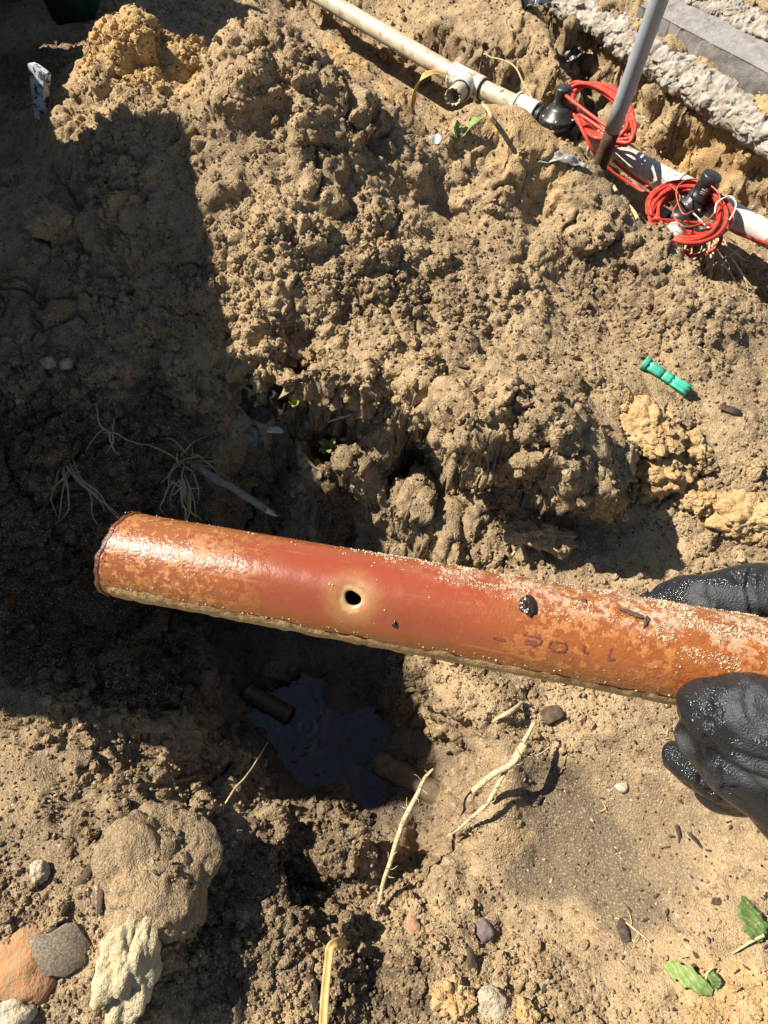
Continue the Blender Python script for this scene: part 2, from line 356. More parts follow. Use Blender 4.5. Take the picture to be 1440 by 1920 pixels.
_near = np.interp(_t, [0, 1, 2, 3, 4, 7], [.06, .07, .10, .20, .22, .2]); _far = np.interp(_t, [0, 1, 2, 3, 4, 7], [.035, .035, .04, .05, .06, .10])
_in = (1 - sstep(_near, _near + .05, _s)) * sstep(-_far - .065, -_far, _s)
Z = np.where(_in > 0, np.minimum(Z, Z * (1 - _in) + (-.165 + .0 * Z) * _in), Z)
fade = 1 - sstep(0, .6, np.maximum(np.maximum(np.abs(xf) - 1.05, 0), np.maximum(np.maximum(yf - 2.5, -.42 - yf), 0)))
gy, gx = np.gradient(Z.reshape(shp), YS, XS)
NN = np.stack((-gx.ravel(), -gy.ravel(), np.ones(xf.size)), 1); NN /= np.linalg.norm(NN, axis=1)[:, None]
def blob(lst, x, y):                                       # soft patches given as (u, v, z, radius m, value)
    o = np.zeros(len(x), np.float32)
    for (u, v, z, r, k) in lst:
        c = P(u, v, z); d = np.sqrt((x - c[0]) ** 2 + (y - c[1]) ** 2) / r; o = np.maximum(o, k * (1 - sstep(.45, 1.0, d))) if k > 0 else np.minimum(o, k * (1 - sstep(.45, 1, d))) if not o.any() else o + k * (1 - sstep(.45, 1, d))
    return o
pw = np.stack((xf, yf, Z), 1).astype(np.float32)
wob = np.stack((vnoise(pw * 9, 31), vnoise(pw * 9 + 50, 32)), 1) * .03 + np.stack((vnoise(pw * 30, 33), vnoise(pw * 30 + 50, 34)), 1) * .012
wx_, wy_ = xf + wob[:, 0], yf + wob[:, 1]
SMOOTH = [(1200,1600,-.15,.27,.95),(1050,1560,-.18,.16,.95),(1350,1700,-.1,.14,.7),(1300,1480,-.13,.14,.6),(1000,350,.1,.14,.5),(900,1430,-.2,.08,.7),(830,1600,-.22,.09,.7),(120,1480,0,.14,.35),(330,420,.15,.12,.4),(1100,830,.06,.10,.35),(600,1400,-.44,.14,.6)]
smo = blob(SMOOTH, wx_, wy_)
LUMP = [(300,110,.25,.3,1),(470,250,.25,.22,1),(600,350,.2,.26,1),(700,500,.13,.2,.8),(250,420,.15,.34,.95),(120,700,.0,.3,.95),(350,700,.03,.25,.95),(150,950,-.1,.2,.8),(200,1200,-.2,.2,.8),(1300,600,.03,.2,.5),(900,500,.1,.18,.5),(1250,860,.02,.12,.9),(1400,960,-.02,.12,.9),(820,640,.08,.16,.8),(1100,560,.03,.12,.7),(640,800,-.07,.12,.8),(950,980,-.08,.16,.9),(1080,1340,-.13,.13,.75),(1000,1750,-.15,.14,.5),(1350,1850,-.07,.15,.5),(250,1450,-.08,.14,.7),(560,1580,-.2,.12,.9),(320,1750,0,.1,.6),(900,1300,-.2,.08,.6),(550,1800,-.1,.14,.7)]
lum = blob(LUMP, wx_, wy_)
steep = 1 - NN[:, 2]
rough = np.clip(.42 + .75 * lum + .5 * sstep(.15, .5, steep) - .95 * smo, .05, 1.35) * np.clip(.80 + .55 * vnoise(pw * 6, 40) + .35 * vnoise(pw * 15, 41), .38, 1.45)
pq = pw + np.stack((vnoise(pw * 22, 51), vnoise(pw * 22, 52), vnoise(pw * 22, 53)), 1) * .014
d = .016 * fbm(pw / .13, 3, 1) * (1 - .6 * smo)
# big compacted clods with open cracks between them
big = np.clip(lum * 1.1 + .7 * sstep(.12, .4, steep) - smo, 0, 1.2) * sstep(-.35, .1, vnoise(pw * 4 + 3, 44) + .3)
pb_ = (pw + np.stack((vnoise(pw * 14, 54), vnoise(pw * 14, 55), vnoise(pw * 14, 56)), 1) * .032 + np.stack((vnoise(pw * 40, 57), vnoise(pw * 40, 58), vnoise(pw * 40, 59)), 1) * .010) * np.array((1.25, .8, 1.0), np.float32)
e1, e2, er = worley2(pb_ / .105, 14); ckm = sstep(-.15, .45, vnoise(pw * 8, 45)); d = d + big * (.026 * (er - .45) * sstep(0, .25, e2 - e1) - .017 * ckm * (1 - sstep(0, .10, e2 - e1)) + .010 * (.5 - e1))
w1, r1 = worley(pq / .062, 2); d = d + rough * .019 * (np.maximum(0, 1 - (w1 / .75) ** 2) * (.35 + r1) - .25)
w2, r2 = worley(pq / .027, 4); d = d + rough * .0105 * (np.maximum(0, 1 - (w2 / .75) ** 2) * (.3 + r2) - .25)
w3, r3 = worley(pw / .0125, 6); d = d + (.20 + .8 * rough) * .0056 * (np.maximum(0, 1 - (w3 / .8) ** 2) * (.25 + r3) - .25)
w4, r4 = worley(pw / .0068, 11); d = d + (.15 + .85 * rough) * .0019 * (np.maximum(0, 1 - (w4 / .8) ** 2) * (.3 + r4) - .3)
d = d + .0018 * fbm(pw / .009, 2, 8) * (.5 + .5 * rough)
crk = np.abs(vnoise(pq * 11 + 4, 60)); d = d - .010 * (1 - sstep(0, .035, crk)) * sstep(.1, .4, vnoise(pw * 5, 61)) * np.clip(rough, 0, 1)
d = d * fade
VV = (pw + NN * d[:, None]).astype(np.float32)
# undercut banks: the lip leans out over the drop
def overhang(pts, low, amt, back=.07, pull=0.0):
    q = smooth_path([P(*p) for p in pts], 60); low = np.array(low, float); low /= np.linalg.norm(low)
    d2 = np.full(xf.size, 9.0); sd = np.zeros(xf.size); tq = np.zeros(xf.size); zq = np.zeros(xf.size)
    near = np.flatnonzero((xf > q[:, 0].min() - .15) & (xf < q[:, 0].max() + .15) & (yf > q[:, 1].min() - .15) & (yf < q[:, 1].max() + .15))
    dx = xf[near, None] - q[None, :, 0]; dy = yf[near, None] - q[None, :, 1]; k = np.argmin(dx * dx + dy * dy, 1); ii = np.arange(len(near))
    s_ = dx[ii, k] * low[0] + dy[ii, k] * low[1]; end = sstep(0, .12, k / 59) * (1 - sstep(.88, 1, k / 59)); lat = np.hypot(dx[ii, k], dy[ii, k])
    topz = q[k, 2]; hf = sstep(topz - .055, topz - .012, Z[near])       # only the upper part of the face leans
    sh = amt * end * hf * np.exp(-(np.minimum(s_, 0) / back) ** 2) * (lat < .14) * (s_ < .05) * (.65 + .6 * vnoise(np.stack((xf[near], yf[near], 0 * s_), 1) * 13, 77))
    sh = sh - pull * end * (1 - hf) * sstep(-.03, .0, s_) * (1 - sstep(.03, .09, s_)) * (lat < .14)
    VV[near, 0] += (sh * low[0]).astype(np.float32); VV[near, 1] += (sh * low[1]).astype(np.float32); VV[near, 2] -= (sh * .15).astype(np.float32)
overhang([(490,690,.07),(560,712,.07),(640,728,.062),(720,745,.06)], (.1,-1), .03, pull=.03)
overhang([(745,765,.05),(800,800,.05),(860,850,.045),(940,890,.04),(1000,915,.04),(1080,940,.035),(1160,930,.03),(1190,890,.02)], (-.1,-1), .035, pull=.07)
overhang([(835,292,.105),(900,285,.105),(1000,300,.10),(1080,340,.09),(1150,412,.07),(1212,482,.035),(1300,545,.02)], (.55,.85), .02)
overhang([(430,1520,-.15),(500,1620,-.135),(560,1700,-.125),(640,1770,-.12)], (1,.5), .035, .04, .02)
overhang([(280,1435,-.08),(380,1500,-.12),(480,1540,-.16),(600,1575,-.19),(700,1615,-.2)], (.4,1), .02)
stp = sstep(.18, .5, steep) * fade; ks = np.flatnonzero(stp > .02); q_ = VV[ks]
for (sc_, am_, sd_) in ((.024, .0075, 201), (.011, .0045, 211), (.006, .002, 221)):
    VV[ks] += (np.stack([vnoise(q_ / sc_ + 31 * k, sd_ + k) for k in range(3)], 1) * am_ * stp[ks, None]).astype(np.float32)
Hh = VV[:, 2].reshape(shp)

YEL = [(270,60,.28,.12,1),(200,110,.2,.09,.9),(330,110,.25,.10,.8),(1205,800,.03,.055,1),(1240,850,.02,.05,.9),(1270,880,0,.04,.8),(1395,960,-.02,.06,.9),(1320,930,-.01,.04,.6),(880,930,-.08,.04,.4),(650,110,-.04,.10,.65),(740,170,-.07,.08,.6),(980,360,.1,.13,.55),(1290,300,-.14,.1,.8),(1180,270,-.13,.08,.6),(1370,330,-.17,.09,.6),(1400,1900,-.05,.1,.6),(1030,1510,-.18,.035,.7),(960,1580,-.19,.04,.5),(620,1540,-.28,.05,.4),(840,1480,-.25,.03,.4)]
DRK = [(600,1350,-.43,.20,.9),(700,1300,-.4,.14,.8),(500,1200,-.4,.18,.8),(640,1010,-.30,.06,.8),(530,1650,-.15,.13,.55),(430,1780,-.08,.12,.5),(300,1450,-.1,.1,.45),(470,950,-.22,.12,.7),(350,930,-.2,.15,.6),(250,1230,-.22,.16,.7),(760,1480,-.38,.07,.6),(1060,1480,-.17,.05,.5),(880,990,-.13,.06,.25),(600,1680,-.16,.05,.8),(700,1880,-.13,.09,.6),(780,1850,-.12,.06,.6),(950,1270,-.17,.05,.5),(1350,1680,-.1,.05,.35),(1090,560,.02,.05,.4),(1350,560,.03,.1,.3),(480,1700,-.12,.07,.5),(300,1480,-.1,.08,.4),(60,120,.02,.2,.6),(1120,140,-.12,.07,.4),(1330,270,-.17,.08,.5),(300,700,.02,.3,.3),(100,900,-.06,.28,.75),(100,1150,-.13,.22,.85),(280,860,-.1,.17,.75),(380,1120,-.36,.16,.95),(250,1250,-.2,.14,.8),(60,600,.03,.2,.45)]  # dark humus and damp; left flank and hole also coloured darker to deepen their shade
GRY = [(1060,1500,-.17,.09,1.0),(1105,1600,-.17,.10,1.0),(1150,1660,-.16,.08,.8),(1000,1440,-.17,.06,.9),(1210,1560,-.15,.12,.5),(150,1500,-.02,.2,.55),(450,1700,-.1,.2,.6),(1030,1650,-.18,.07,.9),(1010,1480,-.18,.06,.9),(1060,1450,-.16,.05,.6),(1150,1640,-.16,.10,.45),(1250,1700,-.12,.1,.2),(300,400,.15,.35,.4),(1200,620,.04,.35,.32),(620,1640,-.16,.05,.6),(930,1240,-.17,.05,.6),(750,1860,-.12,.1,.6),(120,1620,.02,.16,.3),(100,800,-.01,.3,.45)]
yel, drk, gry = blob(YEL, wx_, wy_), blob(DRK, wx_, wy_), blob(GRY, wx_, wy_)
wet = np.clip(1 - sstep(-.405, -.30, VV[:, 2]), 0, 1) * .95
def soil_attrs(me, a):
    for k, q in a.items():
        at = me.attributes.new(k, 'FLOAT', 'POINT'); at.data.foreach_set('value', np.ascontiguousarray(q, np.float32))
ny, nx = shp
idx = np.arange(nx * ny, dtype=np.int32).reshape(ny, nx)
quads = np.stack((idx[:-1, :-1], idx[:-1, 1:], idx[1:, 1:], idx[1:, :-1]), -1).reshape(-1, 4)
gm = bpy.data.meshes.new('ground'); gm.vertices.add(nx * ny); gm.vertices.foreach_set('co', VV.ravel())
gm.loops.add(quads.size); gm.loops.foreach_set('vertex_index', quads.ravel()); gm.polygons.add(len(quads)); gm.polygons.foreach_set('loop_start', np.arange(0, quads.size, 4, dtype=np.int32)); gm.polygons.foreach_set('loop_total', np.full(len(quads), 4, np.int32))
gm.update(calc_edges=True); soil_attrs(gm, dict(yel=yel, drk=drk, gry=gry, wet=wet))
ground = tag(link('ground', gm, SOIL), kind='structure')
def gz(x, y):                                              # terrain height (displacement is small against it)
    x = np.atleast_1d(x); y = np.atleast_1d(y)
    i = np.clip(np.searchsorted(XS, x) - 1, 0, nx - 2); j = np.clip(np.searchsorted(YS, y) - 1, 0, ny - 2)
    a = (x - XS[i]) / (XS[i + 1] - XS[i]); b = (y - YS[j]) / (YS[j + 1] - YS[j])
    return (Hh[j, i] * (1 - a) * (1 - b) + Hh[j, i + 1] * a * (1 - b) + Hh[j + 1, i] * (1 - a) * b + Hh[j + 1, i + 1] * a * b)
def G(u, v, up=0.0):                                       # first point of the ground along a sight line
    d_ = ray(u, v); t = np.linspace(.45, 3.5, 900); q = np.array((0, 0, CAM_H)) + d_[None] * t[:, None]
    below = q[:, 2] < gz(q[:, 0], q[:, 1]); k = int(np.argmax(below)) if below.any() else len(t) - 1
    p = q[k].copy(); p[2] = gz(p[0], p[1])[0] + up; return p

# crumbs of earth lying all over it: instanced lumps, one uncountable mass per size
def crumbs(name, npts, rmin, rmax, seed, label, keep):
    r = np.random.default_rng(seed)
    m = (np.abs(XS[None, :]) < 1.0) & (YS[:, None] > -.4) & (YS[:, None] < 2.45)
    cand = np.flatnonzero(m.ravel()); area = (np.gradient(YS)[:, None] * np.gradient(XS)[None, :]).ravel()[cand]
    wgt = area * keep(cand) / (0.35 + np.maximum(yf[cand], 0)) ; wgt /= wgt.sum()
    s = r.choice(cand, npts, p=wgt); pts = VV[s] + r.normal(0, .001, (npts, 3)).astype(np.float32)
    size = (rmin * (rmax / rmin) ** (r.random(npts) ** 2.0)).astype(np.float32); pts += NN[s].astype(np.float32) * (size * .25)[:, None]
    me = bpy.data.meshes.new(name); me.vertices.add(npts); me.vertices.foreach_set('co', pts.astype(np.float32).ravel())
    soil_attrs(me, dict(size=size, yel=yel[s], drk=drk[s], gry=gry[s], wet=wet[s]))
    o = link(name, me, None, None, False); tag(o, label, 'soil', None, 'stuff')
    ng = bpy.data.node_groups.new(name, 'GeometryNodeTree'); ng.interface.new_socket('Geometry', in_out='INPUT', socket_type='NodeSocketGeometry'); ng.interface.new_socket('Geometry', in_out='OUTPUT', socket_type='NodeSocketGeometry')
    N = ng.nodes; L = ng.links; gi = N.new('NodeGroupInput'); go = N.new('NodeGroupOutput')
    ic = N.new('GeometryNodeMeshIcoSphere'); ic.inputs['Radius'].default_value = 1; ic.inputs['Subdivisions'].default_value = 2 if rmax < .006 else 3
    sp = N.new('GeometryNodeSetPosition'); nz = N.new('ShaderNodeTexNoise'); nz.inputs['Scale'].default_value = 1.7; nz.inputs['Detail'].default_value = 4; nz.inputs['Roughness'].default_value = .7
    sub = N.new('ShaderNodeVectorMath'); sub.operation = 'SUBTRACT'; sub.inputs[1].default_value = (.5, .5, .5); scl = N.new('ShaderNodeVectorMath'); scl.operation = 'SCALE'; scl.inputs['Scale'].default_value = 1.5
    L.new(nz.outputs['Color'], sub.inputs[0]); L.new(sub.outputs[0], scl.inputs[0]); L.new(ic.outputs[0], sp.inputs[0]); L.new(scl.outputs[0], sp.inputs['Offset'])
    sm = N.new('GeometryNodeSetMaterial'); sm.inputs['Material'].default_value = SOIL; L.new(sp.outputs[0], sm.inputs[0])
    ip = N.new('GeometryNodeInstanceOnPoints'); L.new(gi.outputs[0], ip.inputs['Points']); L.new(sm.outputs[0], ip.inputs['Instance'])
    rv = N.new('FunctionNodeRandomValue'); rv.data_type = 'FLOAT_VECTOR'; rv.inputs[1].default_value = (6.28, 6.28, 6.28); L.new(rv.outputs[0], ip.inputs['Rotation'])
    at = N.new('GeometryNodeInputNamedAttribute'); at.data_type = 'FLOAT'; at.inputs['Name'].default_value = 'size'
    rs = N.new('FunctionNodeRandomValue'); rs.data_type = 'FLOAT_VECTOR'; rs.inputs[0].default_value = (.65, .65, .5); rs.inputs[1].default_value = (1.3, 1.3, 1.0)
    mu = N.new('ShaderNodeVectorMath'); mu.operation = 'SCALE'; L.new(rs.outputs[0], mu.inputs[0]); L.new(at.outputs[0], mu.inputs['Scale']); L.new(mu.outputs[0], ip.inputs['Scale'])
    L.new(ip.outputs[0], go.inputs[0]); md = o.modifiers.new('crumbs', 'NODES'); md.node_group = ng
    o.data.materials.append(SOIL)
    return o
dry = VV[:, 2] > -.40
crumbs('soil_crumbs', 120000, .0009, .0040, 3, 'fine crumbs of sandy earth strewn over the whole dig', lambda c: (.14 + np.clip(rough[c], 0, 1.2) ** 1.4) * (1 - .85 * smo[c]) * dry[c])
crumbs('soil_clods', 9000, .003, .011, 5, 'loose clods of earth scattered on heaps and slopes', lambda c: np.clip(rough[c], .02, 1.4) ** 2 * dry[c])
#--OBJECTS--
# ------------------------------------------------------------------ water in the hole
def water_mat():
    m, n, l, b = mat('murky_water'); t = NT(m.node_tree); co = t.pos()
    l.new(t.mix(t.ramp(t.noise(co, 22, 3), .4, .62), (.018, .015, .012), (.034, .024, .015)), b.inputs['Base Color'])
    b.inputs['Roughness'].default_value = .035; b.inputs['IOR'].default_value = 1.4; b.inputs['Specular IOR Level'].default_value = .7
    l.new(t.bump(t.noise(co, 45, 3), .35, .006), b.inputs['Normal']); return m
WZ = -.412
c0 = P(572, 1362, WZ); wx = np.linspace(-.40, .16, 260); wy = np.linspace(-.02, .62, 260); A, B = np.meshgrid(wx, wy)
rr = np.hypot(A - c0[0], B - c0[1]); rr = rr * (1 + .12 * vnoise(np.stack((A.ravel() * 25, B.ravel() * 25, A.ravel() * 0), 1), 3).reshape(A.shape)); Zw = WZ + .0009 * np.sin(rr * 2 * math.pi / .021) * np.exp(-rr / .03) * sstep(0, .008, rr) + .0012 * fbm(np.stack((A.ravel() * 18, B.ravel() * 18, A.ravel() * 0), 1), 3, 9).reshape(A.shape)
wi = np.arange(260 * 260).reshape(260, 260); wq = np.stack((wi[:-1, :-1], wi[:-1, 1:], wi[1:, 1:], wi[1:, :-1]), -1).reshape(-1, 4)
tag(link('puddle_water', mesh('puddle_water', np.stack((A.ravel(), B.ravel(), Zw.ravel()), 1), wq), water_mat()), kind='structure')

# ------------------------------------------------------------------ concrete at the top right
def concrete_mat(name, c1, c2, c3):
    m, n, l, b = mat(name); t = NT(m.node_tree); co = t.pos()
    col = t.mix(t.ramp(t.noise(co, 30, 5, .65), .38, .62), c1, c2); col = t.mix(t.ramp(t.noise(co, 160, 3, .6), .58, .7), col, c3)
    pit = t.ramp(t.vor(co, 150), .12, .05); pr = t.ramp(t.noise(co, 60, 2), .52, .6); col = t.mix(t.math('MULTIPLY', pit, pr), col, (.05, .045, .04))
    l.new(col, b.inputs['Base Color']); b.inputs['Roughness'].default_value = .95; b.inputs['Specular IOR Level'].default_value = .15
    l.new(t.bump(t.noise(co, 240, 3, .6), .3, .003), b.inputs['Normal']); return m
CRUST = concrete_mat('lime_crust', (.42, .385, .33), (.27, .23, .18), (.27, .195, .115))
CONC = concrete_mat('grey_concrete', (.30, .28, .26), (.23, .215, .20), (.38, .34, .29))
def strip(name, pts, prof, n, mt, amp, sc, seed, parent=None):
    q = smooth_path(pts, n); tn = np.gradient(q, axis=0); tn /= np.linalg.norm(tn, axis=1)[:, None]
    nr = np.stack((-tn[:, 1], tn[:, 0], 0 * tn[:, 0]), 1)
    pr = smooth_path([(a, b, 0) for a, b in prof], 72)
    V = (q[:, None, :] + nr[:, None, :] * pr[None, :, 0:1] + np.array((0, 0, 1.0)) * pr[None, :, 1:2]).reshape(-1, 3)
    p32 = V.astype(np.float32); w, r = worley(p32 / sc, seed); w2, r2 = worley(p32 / (sc * .42), seed + 1)
    w3_, r3_ = worley(p32 / (sc * 2.2), seed + 2); dsp = amp * (1.3 * (r3_ - .5) + .9 * (r - .5) + .35 * (r2 - .5) + .35 * (.6 - w) + .6 * fbm(p32 / (sc * 4), 2, seed))
    # push outward from the strip's own core
    core = (q + nr * np.mean(pr[:, 0]) + np.array((0, 0, np.mean(pr[:, 1]))))[:, None, :]; out = V.reshape(n, 72, 3) - core; out /= np.linalg.norm(out, axis=2)[..., None] + 1e-9
    V = (V.reshape(n, 72, 3) + out * dsp.reshape(n, 72, 1)).reshape(-1, 3)
    ii = np.arange(n * 72).reshape(n, 72); f = np.stack((ii[:-1, :-1], ii[:-1, 1:], ii[1:, 1:], ii[1:, :-1]), -1).reshape(-1, 4)
    return link(name, mesh(name, V, f), mt, parent)
e0, e1 = P(1064, 8, 0), P(1397, 231, 0); ed_ = (e1 - e0); edge = [e0 - ed_ * .55, e0, e0 + ed_ * .33, e0 + ed_ * .66, e1, e1 + ed_ * .6, e1 + ed_ * 1.2]
o = strip('concrete_footing', edge, [(.05, -.06), (.008, -.045), (-.004, -.022), (.004, -.002), (.025, .010), (.055, .013), (.085, .006), (.10, -.03)], 700, CRUST, .010, .020, 21)
tag(recentre(o), 'rough white broken concrete edge running along the trench', 'concrete')
k0, k1 = P(1257, 44, .05), P(1440, 140, .05); f0, f1 = P(1312, 3, .05), P(1440, 84, .05)
dk = (k1 - k0) / np.linalg.norm(k1 - k0); wk = np.dot(f0 - k0, (-dk[1], dk[0], 0))
kb = empty('concrete_kerb', (k0 + k1) / 2 - np.array((0, 0, .05)))
tag(kb, 'smooth grey concrete kerb with crumbly far edge in top corner', 'kerb')
strip('block', [k0 - dk * .10, k0, k1, k1 + dk * .9], [(.0, -.12), (.0, -.005), (.006, .0), (wk * .5, .003), (wk - .006, .0), (wk, -.005), (wk, -.12)], 300, CONC, .0035, .03, 41, kb)
strip('crumbled_edge', [k0 - dk * .12, k0, k1, k1 + dk * .9], [(wk - .02, -.04), (wk - .03, .006), (wk, .024), (wk + .04, .02), (wk + .06, -.03)], 520, CRUST, .008, .016, 51, kb)

# ------------------------------------------------------------------ irrigation pipework
PVC = simple('weathered_pvc', (.56, .50, .37), (.46, .39, .26), .42, 30, .5, ((220, .15, .001),), (.30, .22, .13), (.53, .68), dscale=34)
PVCW = simple('white_pvc', (.66, .64, .57), (.56, .52, .43), .38, 40, .5, ((220, .12, .001),), (.33, .25, .16), (.53, .66), dscale=60)
GLUE = simple('dark_glue', (.03, .05, .045), rough=.4)
BLK = simple('black_plastic', (.018, .018, .018), (.03, .029, .027), .38, 60, .5, ((300, .2, .001),), (.20, .15, .10), (.58, .72))
RED = simple('red_wire', (.58, .055, .030), (.46, .035, .02), .45, 50, .4, (), (.36, .17, .10), (.54, .68), dscale=110)
STEEL = simple('bolt_steel', (.45, .44, .42), rough=.35, metal=.8)
SIL = simple('steel_grey_post', (.27, .30, .315), (.31, .335, .345), .42, 25, .5, ((150, .12, .001),), (.24, .23, .21), (.66, .75), dscale=90)
RUST = simple('rusty_steel', (.11, .060, .035), (.07, .04, .028), .9, 70, .2, ((200, .6, .003),))
LZ = -.045
pA, pT, pC, pV, pD, pE = P(540, -42, LZ), P(868, 150, LZ), P(986, 206, LZ), P(1048, 236, LZ), P(1128, 274, LZ), P(1640, 545, LZ)
def along(a, b, m): return a + (b - a) / np.linalg.norm(b - a) * m
line = empty('irrigation_pipe', pT)
tag(line, 'cream plastic irrigation pipe with open side branch above the trench', 'pipe')
def pipe_part(name, a, b, r, mt, parent, lip=.0, seg=40, hollow=.0):
    L_ = float(np.linalg.norm(b - a)); pr = [(0, max(r - .006, 1e-4)), (0, r + lip), (.004, r + lip)] + ([(.008, r)] if lip else []) + [(L_ * k / 12, r) for k in range(1, 12)] + [(L_ - .001, r), (L_, r - .001), (L_, r - .006)]
    pr += [(L_ - (hollow or .004), r - .006)]
    if not hollow: pr += [(L_ - .004, 1e-4)]
    else: pr += [(L_ - hollow, 1e-4)]
    return link(name, mesh(name, *lathe_vf(a, b, pr, seg)), mt, parent)
pipe_part('pipe_section', pA, pT, .0225, PVC, line)
pipe_part('pipe_section', pT, pC, .0225, PVC, line)
d1 = (pC - pT) / np.linalg.norm(pC - pT); d0 = (pT - pA) / np.linalg.norm(pT - pA)
tee = pipe_part('tee_fitting', pT - d0 * .035, pT + d1 * .062, .0282, PVCW, line, .0015)
bd = np.array((-.42, -.86, .20)); bd /= np.linalg.norm(bd)
b0 = pT + d1 * .018
pipe_part('branch_socket', b0, b0 + bd * .058, .0272, PVCW, tee, .0)
st = pipe_part('branch_stub', b0 + bd * .05, b0 + bd * .105, .0218, PVC, tee, .0, hollow=.045)
for v_ in st.data.vertices:                                # the stub is snapped off unevenly
    q = np.array(v_.co) - b0; h_ = q.dot(bd)
    if h_ > .098: v_.co = Vector(np.array(v_.co) + bd * (.006 * math.sin(3.1 * v_.index) + .004 * math.sin(1.7 * v_.index)))
for (c, dd) in ((pT + d1 * .062, d1), (b0 + bd * .058, bd), (pT - d0 * .035, d0)):
    link('glue_ring', mesh('glue_ring', *lathe_vf(c - dd * .002, c + dd * .003, [(0, .022), (0, .0252 if dd is bd else .0262), (.004, .0252 if dd is bd else .0262), (.004, .022)], 32)), GLUE, tee)
pipe_part('coupling', pC - d1 * .03, pC + d1 * .03, .0295, PVCW, line, .002)
line2 = empty('irrigation_pipe', pD)
tag(line2, 'thick white irrigation pipe running out of the right edge behind the red wire', 'pipe')
dE = (pE - pD) / np.linalg.norm(pE - pD)
pipe_part('pipe_section', pD, pE, .0265, PVCW, line2)
pipe_part('coupling', pD - dE * .02, pD + dE * .035, .031, PVCW, line2, .002)
c2 = P(1268, 350, LZ); pipe_part('coupling', c2, c2 + dE * .06, .0315, PVCW, line2, .002)

def valve(name, c, ax, up, r, sol_h, sol_r, label, sol_off=0.0, mark=False, bodym=BLK):
    ax = ax / np.linalg.norm(ax); up = np.array(up, float); up /= np.linalg.norm(up)
    e = empty(name, c - np.array((0, 0, r))); tag(e, label, 'valve')
    prof = [(-.075, .012), (-.075, .026), (-.068, .026), (-.066, .023), (-.060, .023), (-.058, .027), (-.052, .027), (-.050, .023), (-.044, .023), (-.042, .027), (-.034, .028), (-.02, r * .95), (0, r), (.02, r * .95), (.034, .028), (.06, .027), (.06, .012)]
    prof = [(t_, q) for t_, q in prof]
    link('body', mesh('body', *lathe_vf(c, c + ax, prof, 36)), bodym, e)
    bn = link('bonnet', mesh('bonnet', *lathe_vf(c, c + up, [(.0, r * 1.0), (.012, r * 1.22), (.016, r * 1.25), (.024, r * 1.25), (.027, r * 1.2), (.030, r * .95), (.044, r * .8), (.05, r * .55), (.051, .0005)], 36)), bodym, e)
    n1 = np.cross(up, ax); n1 /= np.linalg.norm(n1); n2 = np.cross(up, n1)
    for k in range(6):
        a = k * math.pi / 3 + .3; q = c + up * .024 + r * 1.08 * (math.cos(a) * n1 + math.sin(a) * n2)
        link('bolt', mesh('bolt', *lathe_vf(q, q + up, [(0, .0045), (.005, .0045), (.006, .0035), (.006, .0003)], 6)), STEEL, bn, False)
    s0 = c + up * .04 + ax * sol_off
    so = link('solenoid', mesh('solenoid', *lathe_vf(s0, s0 + up, [(0, sol_r * 1.15), (.008, sol_r * 1.15), (.010, sol_r * 1.0), (sol_h - .022, sol_r), (sol_h - .020, sol_r * 1.06), (sol_h - .004, sol_r * 1.06), (sol_h, sol_r * .98), (sol_h, .0004)], 36)), bodym, e)
    return e, so, s0, up
vA, sA, s0A, uA = valve('irrigation_valve', pV, pD - pC, (-.05, .15, 1), .038, .050, .0175, 'black ribbed irrigation valve under the upper red wire coil')
v2c = P(1290, 400, -.03)
vB, sB, s0B, uB = valve('irrigation_valve', v2c, np.array((dE[1], -dE[0], 0)), (.22, .10, .9), .026, .054, .0205, 'black irrigation valve with white printed mark inside the lower red coil')
MARK = simple('white_print', (.72, .72, .70), (.6, .6, .58), .5)
def on_cyl(s0, up, r, face, pts):                          # flat print laid on a cylinder: (angle along m, height)
    up = np.array(up); fc = np.array(face, float); fc -= up * fc.dot(up); fc /= np.linalg.norm(fc); sd = np.cross(up, fc)
    return [s0 + up * h + r * (math.cos(a / r) * fc + math.sin(a / r) * sd) for a, h in pts]
def print_poly(name, parent, s0, up, r, face, polys, mt):
    V = []; Fc = []
    for pl in polys:
        o_ = len(V); V += on_cyl(s0, up, r, face, pl); n_ = len(pl) // 2
        for k in range(n_ - 1): Fc.append((o_ + k, o_ + k + 1, o_ + 2 * n_ - 2 - k, o_ + 2 * n_ - 1 - k))
    return link(name, mesh(name, V, Fc), mt, parent)
def bar(x0, x1, y0, y1, n=5): return [(x0 + (x1 - x0) * k / n, y0) for k in range(n + 1)] + [(x1 - (x1 - x0) * k / n, y1) for k in range(n + 1)]
wave = [(-.006 + .012 * k / 8, .032 + .003 * math.sin(k * .9)) for k in range(9)] + [(.006 - .012 * k / 8, .038 + .006 * math.sin((8 - k) * .55) - (.004 if k in (2, 3) else 0)) for k in range(9)]
print_poly('printed_mark', sB, s0B, uB,   .0208, (-.35, -.9, .1), [wave, bar(-.007, .007, .026, .0285), bar(-.0065, .0065, .0215, .0232), bar(-.006, .006, .0180, .0192)], MARK)
bra = P(1258, 448, .015); brb = P(1238, 484, .02)
bx = empty('pipe_cap', brb); tag(bx, 'white threaded pipe cap with red band below the lower coil', 'pipe cap')
dbr = (brb - bra) / np.linalg.norm(brb - bra); Lb = np.linalg.norm(brb - bra)
link('collar', mesh('collar', *lathe_vf(bra - dbr * .03, brb, [(0, .01), (0, .022), (.02, .022), (.022, .027), (.030, .027), (.032, .024), (.038, .024), (.040, .0285), (.05, .029), (.053, .024), (.062, .024), (.064, .027), (.072, .027), (.074, .02), (.074, .0005)], 36)), PVCW, bx)
link('red_band', mesh('red_band', *lathe_vf(bra + dbr * .045, brb, [(0, .01), (0, .0215), (.018, .0212), (.018, .012)], 36)), RED, bx)
